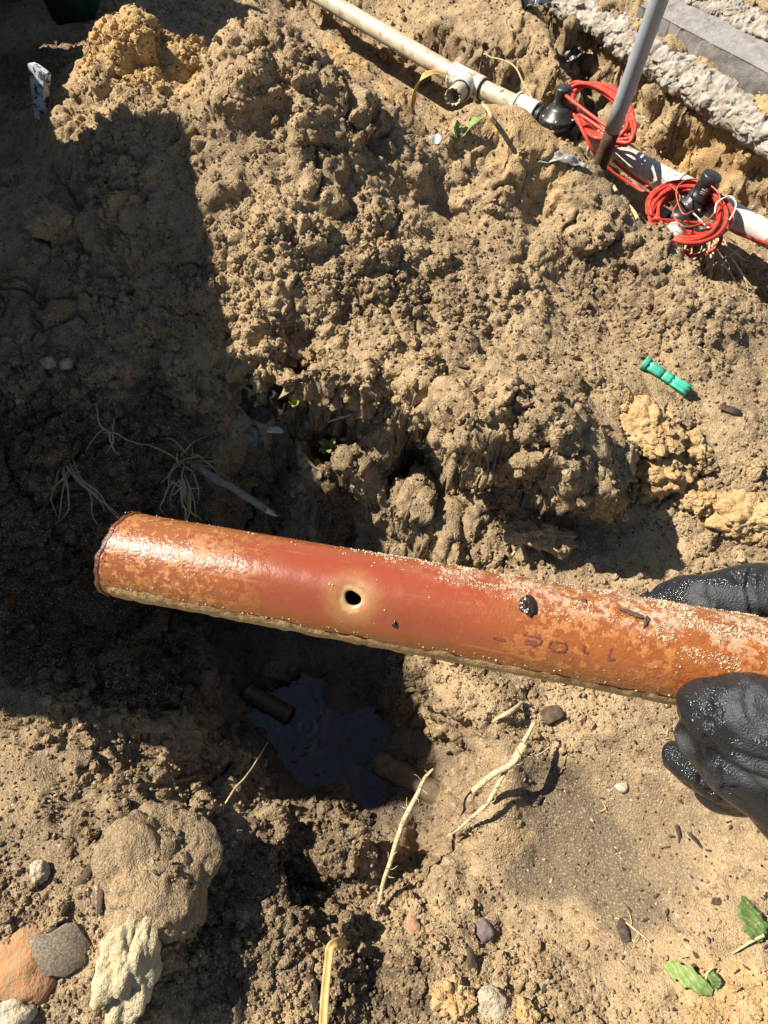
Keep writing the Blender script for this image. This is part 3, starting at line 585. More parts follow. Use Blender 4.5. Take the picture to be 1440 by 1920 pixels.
link('end_plug', mesh('end_plug', *lathe_vf(bra + dbr * .06, brb, [(0, .0192), (.012, .019), (.016, .016), (.016, .0004)], 36)), PVCW, bx)

# wires
def coil_pts(cu, cv, ea, eb, z0, za, loops, seed, spread, start=0.0):
    r = np.random.default_rng(seed); out = []
    for k in range(loops):
        ou, ov, oz = r.normal(0, spread, 2).tolist() + [r.normal(0, .005)]; sa, sb = 1 + r.normal(-.03, .10), 1 + r.normal(-.03, .12); tw = r.normal(0, .22)
        for j in range(14):
            a = start + 2 * math.pi * j / 14; f = j / 14
            u = cu + ou * (1 - f) + (ea[0] * math.cos(a + tw) * sa + eb[0] * math.sin(a + tw) * sb); v = cv + ov * (1 - f) + (ea[1] * math.cos(a + tw) * sa + eb[1] * math.sin(a + tw) * sb)
            out.append(P(u, v, z0 + oz + za * math.sin(a + .6) + .003 * (k - loops / 2)))
    return out
c1 = coil_pts(1126, 212, (47, 47), (34, -27), .025, .035, 10, 4, 5.0)
c1 = [P(1073, 172, .02), P(1062, 180, .035)] + c1 + [P(1085, 215, .03), P(1105, 270, .0), P(1135, 310, -.04), P(1190, 350, -.06), P(1232, 372, -.05), P(1255, 385, -.03)]
co1 = tubes('wire_coil', [(smooth_path(c1, 900), .0042)], 8)
thing('wire_coil', co1, RED, 'tall loose coil of red wire slung over the upper valve beside the grey post', 'wire')
c2_ = [P(1150, 300, -.03), P(1185, 330, -.05), P(1225, 360, -.04)] + coil_pts(1292, 397, (66, 12), (-12, 50), .012, .022, 16, 9, 8.0, 3.1) + [P(1350, 425, .0), P(1390, 440, -.02), P(1470, 470, -.04), P(1600, 520, -.05)]
thing('wire_coil', tubes('wire_coil', [(smooth_path(c2_, 1100), .0042)], 8), RED, 'round coil of red wire lying around the lower valve', 'wire')
thing('loose_wire', tubes('loose_wire', [(smooth_path([P(1258, 430, .0), P(1300, 445, .02), P(1340, 425, .02), P(1352, 440, -.01), P(1345, 462, -.03), P(1310, 478, -.05), P(1268, 480, -.05), P(1290, 470, -.05)], 120), .0042)], 8), RED, 'short red wire loop drooping below the lower coil', 'wire')
COP = simple('thin_pink_wire', (.45, .12, .08), rough=.4); WHT = simple('thin_white_wire', (.66, .66, .60), rough=.35); BLU = simple('thin_dark_wire', (.02, .028, .045), rough=.35)
thing('thin_wire', tubes('thin_wire', [(smooth_path([P(1255, 345, .03), P(1275, 370, .05), P(1262, 400, .05), P(1285, 425, .05), P(1330, 410, .05), P(1350, 370, .05), P(1320, 340, .05), P(1285, 338, .05), P(1268, 360, .055), P(1280, 400, .06), P(1300, 396, .06)], 160), .0016)], 6), COP, 'thin pinkish lead wire tangled over the lower coil', 'wire')
thing('thin_wire', tubes('thin_wire', [(smooth_path([P(1300, 400, .05), P(1335, 430, .04), P(1365, 415, .05), P(1380, 385, .06), P(1368, 368, .06), P(1345, 380, .055), P(1340, 400, .05)], 100), .0018)], 6), WHT, 'thin white lead wire looping right of the lower valve', 'wire')
thing('thin_wire', tubes('thin_wire', [(smooth_path([P(1275, 415, .045), P(1310, 432, .045), P(1350, 425, .045), P(1362, 430, .03)], 60), .0026)], 6), BLU, 'thin dark blue wire crossing the lower red coil', 'wire')
thing('wire_joint', join_vf('wire_joint', [lathe_vf(P(1315, 338, .03), P(1338, 352, .02), [(0, .0005), (0, .008), (.004, .0095), (.02, .010), (.028, .0115), (.038, .0115), (.038, .0005)], 18)]), BLK, 'small black wire connector on the rim of the lower coil', 'connector')

# grey post
pb = P(1104, 368, -.09); dr = ray(1252, -45); tp = np.array((0, 0, CAM_H)) + dr * ((pb[1] - .02) / dr[1])
post = empty('metal_post', pb); tag(post, 'slender grey metal post with rusty foot leaning beside the red coil', 'post')
pd_ = (tp - pb) / np.linalg.norm(tp - pb)
link('pole', mesh('pole', *lathe_vf(pb + pd_ * .175, tp, [(0, .006), (0, .0172)] + [(k * .06, .0172) for k in range(1, 17)] + [(1.0, .0168), (1.0, .0004)], 32)), SIL, post)
link('rusty_foot', mesh('rusty_foot', *lathe_vf(pb - pd_ * .10, tp, [(0, .016), (.06, .0168), (.12, .0165), (.17, .0170), (.24, .0162), (.276, .0164), (.276, .002)], 32)), RUST, post)

# ------------------------------------------------------------------ the brown pipe held in front
PR = .0225
def axis_pt(u): return D(u, 1041 + (u - 250) * .1792, .394 - (u - 200) * .00005)
q0, q1 = axis_pt(232), axis_pt(1760)
pax = (q1 - q0) / np.linalg.norm(q1 - q0); PL = float(np.linalg.norm(q1 - q0))
toc = np.array((0, 0, CAM_H)) - (q0 + pax * .15); pn = toc - pax * toc.dot(pax); pn /= np.linalg.norm(pn); ps = np.cross(pn, pax)   # pn faces the lens, ps is the upper side in view
if ps[1] < 0: ps = -ps
def pp(t, a, r=PR): return q0 + pax * t + r * (math.cos(a) * pn + math.sin(a) * ps)   # a = 0 towards the viewer, + = far side
def ang_of(u, v):                                          # surface point under a sight line
    d_ = ray(u, v); o_ = np.array((0, 0, CAM_H)) - q0; dd = d_ - pax * d_.dot(pax); oo = o_ - pax * o_.dot(pax)
    A_, B_, C_ = dd.dot(dd), 2 * dd.dot(oo), oo.dot(oo) - PR * PR; t_ = (-B_ - math.sqrt(max(B_ * B_ - 4 * A_ * C_, 0))) / (2 * A_); h = o_ + d_ * t_
    return float(h.dot(pax)), math.atan2(h.dot(ps), h.dot(pn))
HT, HA = ang_of(660, 1122)
def brown_mat():
    m, n, l, b = mat('iron_stained_pipe'); t = NT(m.node_tree); co = t.pos(True)      # object space: x along, y across, z towards lens
    sx = m.node_tree.nodes.new('ShaderNodeSeparateXYZ'); l.new(co, sx.inputs[0]); X_, Y_ = sx.outputs[0], sx.outputs[1]
    nA = t.noise(co, 38, 4, .6); nB = t.noise(co, 230, 4, .7); nC = t.noise(co, 700, 2, .6)
    col = t.mix(t.ramp(nA, .35, .65), (.29, .092, .022), (.225, .064, .017))
    # smooth purplish bare belt in the middle, ochre bloom towards both ends and the top
    belt = t.math('MULTIPLY', t.ramp(X_, .05, .10), t.ramp(X_, .235, .17))
    col = t.mix(t.math('MULTIPLY', belt, .75), col, (.225, .046, .019))
    side = t.math('MULTIPLY', belt, t.ramp(Y_, -.004, .014)); col = t.mix(t.math('MULTIPLY', side, .5), col, (.33, .052, .018))
    low = t.ramp(Y_, -.008, -.019); col = t.mix(t.math('MULTIPLY', low, .6), col, (.25, .078, .015))
    spots = t.math('MULTIPLY', t.ramp(t.math('ADD', nB, t.math('MULTIPLY_ADD', nA, .7, -.35)), .50, .60), t.math('SUBTRACT', 1.0, t.math('MULTIPLY', belt, .93)))
    col = t.mix(t.math('MULTIPLY', spots, .7), col, (.42, .165, .038))
    pale = t.math('MULTIPLY', t.ramp(t.math('ADD', nB, t.math('MULTIPLY_ADD', nC, .5, -.25)), .56, .66), t.ramp(X_, .09, .03)); col = t.mix(t.math('MULTIPLY', pale, .55), col, (.50, .28, .14))
    dust = t.math('MULTIPLY', t.ramp(t.math('ADD', Y_, t.math('MULTIPLY_ADD', X_, .055, -.0155)), .002, .013), t.ramp(X_, .13, .24)); dn = t.ramp(t.math('ADD', nB, t.math('MULTIPLY_ADD', t.noise(co, 90, 3), .9, -.45)), .42, .62)
    dust = t.math('MULTIPLY', dust, dn); col = t.mix(t.math('MULTIPLY', dust, .9), col, t.mix(t.ramp(nC, .4, .6), (.50, .40, .27), (.36, .22, .15)))
    sc_ = m.node_tree.nodes.new('ShaderNodeMapping'); sc_.inputs['Scale'].default_value = (14, 260, 260); l.new(co, sc_.inputs['Vector']); scr = t.ramp(t.noise(sc_.outputs[0], 1.0, 3, .6), .60, .70)
    col = t.mix(t.math('MULTIPLY', scr, .35), col, (.42, .20, .085)); mud = t.ramp(t.math('ADD', t.noise(co, 55, 5, .7), t.math('MULTIPLY', low, .08)), .60, .68); col = t.mix(t.math('MULTIPLY', mud, .5), col, (.17, .085, .035))
    # cream halo round the drilled hole
    dx = t.math('SUBTRACT', X_, HT); dy = t.math('SUBTRACT', Y_, PR * math.sin(HA)); rr_ = t.math('SQRT', t.math('ADD', t.math('MULTIPLY', dx, dx), t.math('MULTIPLY', dy, dy)))
    rr_ = t.math('ADD', rr_, t.math('MULTIPLY_ADD', nB, .010, -.005))
    col = t.mix(t.ramp(rr_, .0180, .0065, 0, .75), col, (.34, .165, .062)); col = t.mix(t.ramp(rr_, .0078, .0042, 0, .65), col, (.50, .34, .16))
    l.new(col, b.inputs['Base Color'])
    l.new(t.math('ADD', t.math('ADD', .26, t.math('MULTIPLY', spots, .2)), t.math('MULTIPLY', dust, .4)), b.inputs['Roughness']); l.new(t.ramp(dust, 0, .6, .5, .05), b.inputs['Coat Weight']); b.inputs['Coat Roughness'].default_value = .16
    nr = t.bump(t.math('MULTIPLY', t.math('ADD', t.math('MULTIPLY', nB, .0007), t.math('MULTIPLY', nC, .0004)), t.math('SUBTRACT', 1.0, t.math('MULTIPLY', belt, .8))), .8, 1.0)
    l.new(nr, b.inputs['Normal']); return m
BROWN = brown_mat()
pipe = empty('brown_pipe', q0)
tag(pipe, 'wet orange brown pipe with drilled hole held across the dig by a gloved hand', 'pipe')
pipe.rotation_euler = (0, 0, 0)
Mp = Matrix(((pax[0], ps[0], pn[0], q0[0]), (pax[1], ps[1], pn[1], q0[1]), (pax[2], ps[2], pn[2], q0[2]), (0, 0, 0, 1)))
if Mp.to_3x3().determinant() < 0: raise RuntimeError('pipe frame')
def pipe_child(name, V, Fc, mt, smooth=True):              # vertices given as (t, angle, radius)
    me = mesh(name, [(t_, r_ * math.sin(a_), r_ * math.cos(a_)) for t_, a_, r_ in V], Fc)
    if smooth: me.shade_smooth()
    me.materials.append(mt); o_ = bpy.data.objects.new(name, me); COL.objects.link(o_); o_.parent = pipe; return o_
pipe.matrix_world = Mp
NT_, NA_ = 560, 150
cut = lambda a: .004 * math.sin(a) + .0004 * math.sin(7 * a) + .0003 * math.sin(17 * a + 1)
Vp = []
for i in range(NT_):
    for k in range(NA_):
        a = 2 * math.pi * k / NA_; f_ = i / (NT_ - 1); t_ = f_ * PL; t_ = t_ + cut(a) * (1 - sstep(0, .05, t_)); Vp.append([t_, a, PR])
hr = lambda b_: .0038 * (1 + .10 * math.cos(2 * b_ + .9) + .07 * math.cos(3 * b_ - .4))
Vp = np.array(Vp); keep = np.ones(len(Vp), bool)
da = (Vp[:, 1] - HA + math.pi) % (2 * math.pi) - math.pi; dx, dy = Vp[:, 0] - HT, da * PR; rr0 = np.hypot(dx, dy); bb = np.arctan2(dy, dx)
lim = np.array([hr(b_) for b_ in bb]); inside = rr0 < lim
near_ = (rr0 < .022)                                       # squeeze the grid outwards so the rim is round
K0 = .0030; new = np.maximum(lim, lim + (rr0 - K0) * (.022 - lim) / (.022 - K0)); Vp[near_, 0] = HT + np.cos(bb[near_]) * new[near_]; Vp[near_, 1] = HA + np.sin(bb[near_]) * new[near_] / PR
kill = rr0 < K0
dim = np.where(near_, -.0011 * np.exp(-((new - lim) / .0035) ** 2), 0); Vp[:, 2] += dim; Vp[:, 2] += .00022 * fbm(np.stack((Vp[:, 0], np.cos(Vp[:, 1]) * PR, np.sin(Vp[:, 1]) * PR), 1) * 60, 3, 5)
Fp = []; ni = NT_ * NA_
for i in range(NT_ - 1):
    for k in range(NA_):
        q = (i * NA_ + k, (i + 1) * NA_ + k, (i + 1) * NA_ + (k + 1) % NA_, i * NA_ + (k + 1) % NA_)
        if not kill[list(q)].any(): Fp.append(q)
from collections import Counter
ec = Counter(); 
for q in Fp:
    for a, b in zip(q, q[1:] + q[:1]): ec[(a, b)] += 1
bord = [(a, b) for (a, b) in ec if (b, a) not in ec]
for q in set(a for a, b in bord if near_[a]): Vp[q, 0] = HT + math.cos(bb[q]) * lim[q]; Vp[q, 1] = HA + math.sin(bb[q]) * lim[q] / PR; Vp[q, 2] = PR - .0011
Vi = Vp.copy(); Vi[:, 2] = PR - .0032; Vall = np.vstack((Vp, Vi)); Fall = list(Fp) + [tuple(reversed([x + ni for x in q])) for q in Fp] + [(b, a, a + ni, b + ni) for a, b in bord]
pw_ = pipe_child('pipe_wall', Vall, Fall, BROWN)
TAN = simple('tan_scale', (.46, .32, .15), (.36, .23, .10), .6, 180, .4, ((260, .6, .002),), (.18, .09, .04), (.56, .68), dscale=320)
# ragged band of dried scale along the under side
Vs = []; Fs = []; ns, na = 620, 9; lowa = ang_of(700, 1196)[1]
for i in range(ns):
    t_ = .002 + (PL - .01) * i / (ns - 1); j1 = .05 * vnoise(np.array([[t_ * 90, 1.3, 0]]), 3)[0] + .035 * vnoise(np.array([[t_ * 330, 4.3, 0]]), 4)[0]
    hi = lowa - .05 + .10 * (1 - sstep(0, .16, t_)) - .12 * sstep(.17, .33, t_) + j1 * 1.3; lo_ = -2.1
    for k in range(na):
        f = k / (na - 1); a = hi + (lo_ - hi) * f; rr1 = PR + .0002 + .0008 * min(1, f * 5) + .0004 * vnoise(np.array([[t_ * 240, f * 14, 2.0]]), 6)[0]; Vs.append((t_, a, rr1))
for i in range(ns - 1):
    for k in range(na - 1): Fs.append((i * na + k, i * na + k + 1, (i + 1) * na + k + 1, (i + 1) * na + k))
pipe_child('scale_band', Vs, Fs, TAN)
# gritty rim at the cut end
RIMM = simple('dark_cut_rim', (.07, .022, .012), (.16, .05, .02), .35, 400, .6, ((900, .5, .001),))
Vr = []; Fr = []
for k in range(160):
    a = 2 * math.pi * k / 160; j = .0006 * vnoise(np.array([[math.cos(a) * 12, math.sin(a) * 12, 0]]), 7)[0]
    for (dt, rq) in ((.0015, PR + .0004), (-.0005 + j, PR + .0006 + j), (-.0012 + j, PR - .0005), (-.0012, PR - .0030), (.001, PR - .0034)): Vr.append((cut(a) + dt, a, rq))
for k in range(160):
    for j in range(4): Fr.append((k * 5 + j, ((k + 1) % 160) * 5 + j, ((k + 1) % 160) * 5 + j + 1, k * 5 + j + 1))
pipe_child('cut_rim', Vr, Fr, RIMM)
def grains(name, n, place, mt, seed, rmin, rmax):
    r = np.random.default_rng(seed); v0, f0 = ico(1); V = []; Fc = []
    for k in range(n):
        t_, a_ = place(r); s_ = rmin * (rmax / rmin) ** (r.random() ** 1.6); M_ = rotm(*r.uniform(0, 6.28, 3)); w = (v0 * (1 + r.normal(0, .34, (len(v0), 1)))) @ M_.T * s_ * np.array((1.2, 1, .7))
        o_ = len(V); c = np.array((t_, (PR + s_ * .3) * math.sin(a_), (PR + s_ * .3) * math.cos(a_)))
        V += list(w + c); Fc += [tuple(q + o_) for q in f0]
    me = mesh(name, V, Fc); me.materials.append(mt); o_ = bpy.data.objects.new(name, me); COL.objects.link(o_); o_.parent = pipe; tag(o_, None, None, None, 'stuff'); return o_
GRIT = simple('pale_grit', (.62, .54, .40), (.40, .26, .13), .42, 420, .5)
def grit_batch(n, seed):
    r = np.random.default_rng(seed); out = []
    while len(out) < n:
        t_ = r.uniform(.10, PL, 20000); ed = .95 - 1.0 * sstep(.13, .33, t_); a_ = ed - .45 + r.random(20000) * (1.9 - ed + .45)
        pr_ = sstep(ed - .4, ed + .25, a_) ** 1.3 * sstep(.10, .27, t_) * (.04 + .96 * sstep(-.1, .45, vnoise(np.stack((t_ * 110, a_ * 3.2, 0 * t_), 1), 15)))
        k = r.random(20000) < pr_; out += list(zip(t_[k], a_[k]))
    return iter(out)
_gb = grit_batch(9000, 77)
def grit_top(r): return next(_gb)
grains('sand_grit', 8800, grit_top, GRIT, 1, .00010, .00052)
def grit_any(r):
    return (r.uniform(0, PL), r.choice([r.uniform(-1.3, 1.4), r.normal(lowa + .05, .05), r.normal(1.25, .15)]))
grains('loose_grit', 420, grit_any, GRIT, 2, .00012, .0005)
def grit_end(r): return (cut(0) + abs(r.normal(0, .002)), r.uniform(-1.5, 1.7))
grains('rim_grit', 70, grit_end, RIMM, 3, .0002, .0006)
# the worn print: strokes lying on the pipe
INK = simple('worn_ink', (.09, .030, .025), (.20, .055, .025), .5, 700)
def stroke(pts, w=.00048):
    q = [ang_of(u, v) for u, v in pts]; V = []; Fc = []
    for k, (t_, a_) in enumerate(q):
        n_ = q[min(k + 1, len(q) - 1)]; p_ = q[max(k - 1, 0)]; dt, da_ = n_[0] - p_[0], (n_[1] - p_[1]) * PR; L_ = math.hypot(dt, da_) + 1e-9
        ox, oy = -da_ / L_ * w, dt / L_ * w / PR; V += [(t_ + ox, a_ + oy, PR + .00035), (t_ - ox, a_ - oy, PR + .00035)]
    for k in range(len(q) - 1): Fc.append((2 * k, 2 * k + 1, 2 * k + 3, 2 * k + 2))
    return V, Fc
LET = [[[(925, 1196), (947, 1201)]], [[(980, 1190), (1012, 1196)], [(984, 1207), (1014, 1208), (1016, 1199)], [(986, 1200), (1006, 1203)], [(1000, 1212), (1015, 1205)]],
       [[(1034, 1201), (1028, 1213), (1040, 1221), (1057, 1222)], [(1042, 1203), (1060, 1206), (1062, 1216), (1057, 1222)]], [[(1096, 1210), (1093, 1221)], [(1094, 1222), (1103, 1224)]], [[(1147, 1215), (1140, 1236)], [(1139, 1237), (1153, 1236)]], [[(1148, 1160), (1150, 1161)]], [[(1258, 1176), (1248, 1192)]]]
for lt in LET[:5]:
    V = []; Fc = []
    for sk in lt:
        v, f = stroke(sk); o_ = len(V); V += v; Fc += [tuple(i + o_ for i in q) for q in f]
    pipe_child('printed_character', V, Fc, INK, False)

def debris(name, u, v, dims, rz, mt, label, cat, seed):
    t_, a_ = ang_of(u, v); c = pp(t_, a_, PR + dims[2] * .3); e1 = pax; e3 = (c - (q0 + pax * t_)); e3 /= np.linalg.norm(e3); e2 = np.cross(e3, e1)
    v_, f_ = rock_vf((0, 0, 0), dims, seed, .55, .45, (0, 0, rz), 4); v_ = v_[:, :1] * e1 + v_[:, 1:2] * e2 + v_[:, 2:] * e3 + c
    return thing(name, mesh(name, v_, f_), mt, label, cat)
MUD = simple('wet_black_mud', (.018, .010, .009), (.035, .018, .012), .22, 300, .6, ((500, .5, .001),))
BARK = simple('dark_bark', (.12, .085, .06), (.06, .042, .03), .9, 90, .2, ((300, .7, .003),))
debris('mud_blob', 991, 1137, (.0066, .0098, .0030), .2, MUD, 'glossy black blob of mud stuck on the brown pipe', 'mud', 3)
debris('mud_blob', 740, 1169, (.0022, .0035, .002), 0, MUD, 'tiny dark droplet of mud right of the drilled hole', 'mud', 4)
debris('bark_bit', 1180, 1150, (.0115, .0024, .002), -.25, BARK, 'dark sliver of bark lying on the gritty pipe top', 'bark', 5)
debris('bark_bit', 1211, 1166, (.002, .0062, .0016), -.2, BARK, 'short upright bark bit beside the longer sliver on pipe', 'bark', 6)
debris('bark_bit', 1095, 1127, (.0024, .0026, .0014), 0, BARK, 'small dark speck of bark on top edge of pipe', 'bark', 7)

# ------------------------------------------------------------------ gloved hand
def glove_mat():
    m, n, l, b = mat('wet_black_glove'); t = NT(m.node_tree); co = t.pos()
    wetm = t.ramp(t.noise(co, 26, 3, .5, .6), .40, .52); n1 = t.noise(co, 120, 4, .65)
    col = t.mix(t.ramp(n1, .35, .7), (.030, .033, .036), (.058, .062, .066)); col = t.mix(t.ramp(t.noise(co, 42, 4), .55, .72), col, (.105, .105, .10))
    col = t.mix(wetm, col, (.014, .016, .019)); sand = t.math('MULTIPLY', t.ramp(t.noise(co, 620, 2), .70, .76), t.ramp(t.noise(co, 50, 2), .48, .6)); col = t.mix(sand, col, (.42, .32, .19))
    l.new(col, b.inputs['Base Color']); l.new(t.ramp(wetm, 0, 1, .6, .13), b.inputs['Roughness']); b.inputs['Specular IOR Level'].default_value = .5
    l.new(t.bump(t.math('ADD', t.math('MULTIPLY', t.noise(co, 1300, 2, .6), .00055), t.math('MULTIPLY', t.vor(co, 1200), .00050)), .8, 1.0), b.inputs['Normal']); return m
GLOVE = glove_mat()
def remeshed(name, chains, voxel, smooth_it):
    V = []; Fc = []; v0, f0 = ico(3)
    for ch in chains:
        pts = np.array([D(u, v, d_) for u, v, d_, r in ch]); rad = np.array([r * d_ / F_PX for u, v, d_, r in ch])
        n_ = 14 * (len(ch) - 1) + 1; pp_ = smooth_path(pts, n_); rd = np.interp(np.linspace(0, len(ch) - 1, n_), np.arange(len(ch)), rad)
        for p_, r_ in zip(pp_, rd):
            o_ = len(V); V += list(v0 * r_ + p_); Fc += [tuple(q + o_) for q in f0]
    me = mesh(name, V, Fc); o_ = bpy.data.objects.new(name, me); COL.objects.link(o_)
    r_ = o_.modifiers.new('r', 'REMESH'); r_.mode = 'VOXEL'; r_.voxel_size = voxel
    s_ = o_.modifiers.new('s', 'SMOOTH'); s_.iterations = smooth_it; s_.factor = .6
    dg = bpy.context.evaluated_depsgraph_get(); dg.update(); out = bpy.data.meshes.new_from_object(o_.evaluated_get(dg)); bpy.data.objects.remove(o_); bpy.data.meshes.remove(me)
    return out
FING = [
 [(1205, 1137, .385, 16), (1245, 1130, .380, 34), (1300, 1121, .372, 44), (1360, 1115, .368, 50), (1440, 1113, .366, 54), (1560, 1140, .365, 62), (1640, 1210, .365, 80)],      # index finger behind the pipe
 [(1336, 1334, .306, 66), (1375, 1345, .304, 82), (1430, 1362, .303, 98), (1520, 1390, .308, 118), (1650, 1330, .335, 130)],                                                  # thumb
 [(1316, 1385, .312, 46), (1370, 1430, .312, 58), (1450, 1490, .315, 66), (1560, 1540, .325, 90), (1680, 1440, .345, 120)],                                                   # loose glove below the thumb
 [(1278, 1424, .352, 34), (1310, 1440, .350, 46), (1370, 1462, .352, 50), (1470, 1450, .362, 55), (1620, 1370, .375, 80)],                                                    # middle finger curled under
 [(1322, 1485, .360, 24), (1352, 1490, .360, 32), (1410, 1490, .364, 40), (1500, 1480, .375, 50), (1640, 1400, .38, 80)],                                                     # ring finger
 [(1640, 1210, .365, 90), (1680, 1300, .36, 130), (1680, 1400, .36, 130)], [(1680, 1300, .36, 130), (1900, 1450, .37, 130), (2300, 1750, .39, 150)]]
hm = remeshed('glove', FING, .0013, 9)
nv = len(hm.vertices); hc = np.empty(nv * 3, np.float32); hm.vertices.foreach_get('co', hc); hc = hc.reshape(-1, 3); hn = np.empty(nv * 3, np.float32); hm.vertices.foreach_get('normal', hn); hn = hn.reshape(-1, 3)
ax1 = np.array(D(1440, 1500, .33) - D(1300, 1380, .33), np.float32); ax1 /= np.linalg.norm(ax1); lo2 = hc - (hc @ ax1)[:, None] * ax1 * .72
wr = vnoise(lo2 * 130, 81); wr2 = vnoise(lo2 * 260 + 9, 82)
hc += hn * (.0016 * (np.abs(wr) - .3) + .0006 * wr2 + .0012 * vnoise(hc * 60, 83))[:, None]
rel = hc - np.array((0, 0, CAM_H), np.float32); dep_ = rel @ F_.astype(np.float32); pu = 720 + F_PX * (rel @ R_.astype(np.float32)) / dep_; pv = 960 - F_PX * (rel @ U_.astype(np.float32)) / dep_; fac = np.clip(-(hn * (rel / np.linalg.norm(rel, axis=1)[:, None])).sum(1), 0, 1)
for (ln, wd, dp) in [([(1408, 1070), (1402, 1100), (1412, 1150)], 5, .0022), ([(1335, 1075), (1328, 1100), (1335, 1130)], 4, .0009), ([(1322, 1385), (1350, 1420), (1400, 1450), (1452, 1470)], 7, .0030), ([(1330, 1350), (1350, 1388), (1395, 1418), (1450, 1432)], 6, .0014), ([(1420, 1270), (1400, 1300), (1404, 1340), (1430, 1370)], 6, .0012), ([(1345, 1290), (1340, 1315), (1352, 1345)], 5, .0007), ([(1375, 1330), (1410, 1375), (1460, 1400)], 5, .0010), ([(1310, 1400), (1318, 1440), (1312, 1470)], 5, .0016), ([(1352, 1440), (1358, 1470), (1350, 1500)], 5, .0014), ([(1280, 1470), (1320, 1482), (1380, 1478)], 5, .0016)]:
    q = smooth_path([(a, b, 0) for a, b in ln], 30)[:, :2]; dd_ = np.sqrt(((np.stack((pu, pv), 1)[:, None, :] - q[None]) ** 2).sum(-1)).min(1)
    hc -= hn * (dp * fac * (np.exp(-(dd_ / wd) ** 2) - .45 * np.exp(-((dd_ - 2.0 * wd) / wd) ** 2)))[:, None].astype(np.float32)
hm.vertices.foreach_set('co', hc.ravel()); hm.update()
hand = empty('gloved_hand', D(1680, 1350, .36)); tag(hand, 'hand in wet black work glove gripping the brown pipe at right', 'hand')
link('glove', hm, GLOVE, hand)
cu0, cu1 = D(2150, 1640, .383), D(2700, 2050, .41)
SLV = simple('dark_sleeve', (.04, .045, .06), rough=.9, bumps=((200, .5, .003),))
link('sleeve', mesh('sleeve', *lathe_vf(cu0, cu1, [(0, .036), (0, .046), (.012, .047), (.05, .048), (.12, .052), (.2, .056), (.2, .001)], 40)), SLV, hand)

# ------------------------------------------------------------------ old pipe ends in the hole
OLD = simple('wet_brown_old_pipe', (.060, .030, .017), (.040, .024, .015), .6, 60, .5, ((200, .3, .001),), (.10, .07, .04), (.52, .68))
oa, ob = P(462, 1296, -.398), P(544, 1342, -.412)
L_ = float(np.linalg.norm(ob - oa))
thing('old_pipe', mesh('old_pipe', *lathe_vf(oa, ob, [(0, .02)] + [(L_ * k / 10, .019) for k in range(11)] + [(L_, .016), (L_ - .03, .016), (L_ - .03, .0005)], 32)), OLD, 'dark brown pipe stub poking from the left hole wall into the water', 'pipe')
MUDP = simple('mud_caked_pipe', (.15, .105, .062), (.10, .07, .042), .8, 50, .3, ((180, .6, .003),), (.05, .035, .02), (.55, .7))
oc, od = P(705, 1425, -.405), P(905, 1535, -.345)
L_ = float(np.linalg.norm(od - oc))
thing('old_pipe', mesh('old_pipe', *lathe_vf(oc, od, [(0, .0005), (.002, .019), (.004, .0215)] + [(L_ * k / 12, .0228 + .0012 * math.sin(k * 2.1)) for k in range(1, 13)] + [(L_, .0005)], 32)), MUDP, 'mud caked pipe end leaving the puddle on its right side', 'pipe')

def floaters():
    r = np.random.default_rng(21); V = []; Fc = []
    for k in range(90):
        u, v = r.uniform(520, 745), r.uniform(1230, 1545); c = P(u, v, WZ + .001); s_ = r.uniform(.002, .009); w = s_ * r.uniform(.15, .5); M_ = rotm(r.normal(0, .15), r.normal(0, .15), r.uniform(0, 6.28)); o_ = len(V)
        for z_ in (0, .0012):
            for a, b in ((-s_, -w * .4), (-s_ * .2, -w), (s_, -w * .2), (s_ * .7, w * .7), (-s_ * .5, w)): V.append(M_ @ np.array((a, b, z_)) + c)
        Fc += [tuple(o_ + i for i in (4, 3, 2, 1, 0)), tuple(o_ + 5 + i for i in range(5))] + [(o_ + i, o_ + (i + 1) % 5, o_ + (i + 1) % 5 + 5, o_ + i + 5) for i in range(5)]
    o_ = link('floating_debris', mesh('floating_debris', V, Fc), BARK, None, False); tag(o_, 'dark leaf and bark bits floating on the muddy puddle', 'debris', None, 'stuff')
floaters()

# ------------------------------------------------------------------ stones and clods
CREAM = simple('cream_limestone', (.54, .46, .29), (.46, .37, .22), .93, 45, .15, ((200, 1.0, .006),), (.33, .23, .13), (.53, .68), dscale=60)
ORANGE = simple('orange_brick', (.46, .235, .105), (.40, .20, .09), .9, 50, .2, ((200, .7, .004),), (.34, .24, .14), (.47, .6), dscale=170)
GREYB = simple('brown_grey_cobble', (.25, .175, .115), (.22, .18, .15), .8, 30, .2, ((200, .6, .004),), (.36, .245, .13), (.40, .56), dscale=150)
SLATE = simple('grey_slate', (.115, .112, .10), (.085, .085, .08), .75, 60, .3, ((220, .4, .002),), (.34, .24, .135), (.36, .70), dscale=420)
PURP = simple('grey_purple_stone', (.13, .10, .095), (.17, .13, .115), .8, 70, .2, ((200, .5, .002),))
PINK = simple('pink_chip', (.42, .24, .15), (.36, .2, .12), .8, 90, .2)
WSTONE = simple('pale_stone', (.50, .44, .33), (.42, .34, .23), .9, 60, .2, ((220, .9, .005),), (.32, .22, .125), (.5, .64))
def stone(name, u, v, dims, rot, mt, label, cat, seed, rough=.22, facet=.12, crumb=0.0, sink=.3, sub=4):
    c = G(u, v); c[2] += dims[2] * (.5 - sink)
    return thing(name, mesh(name, *rock_vf(c, dims, seed, rough, facet, rot, sub, crumb)), mt, label, cat)
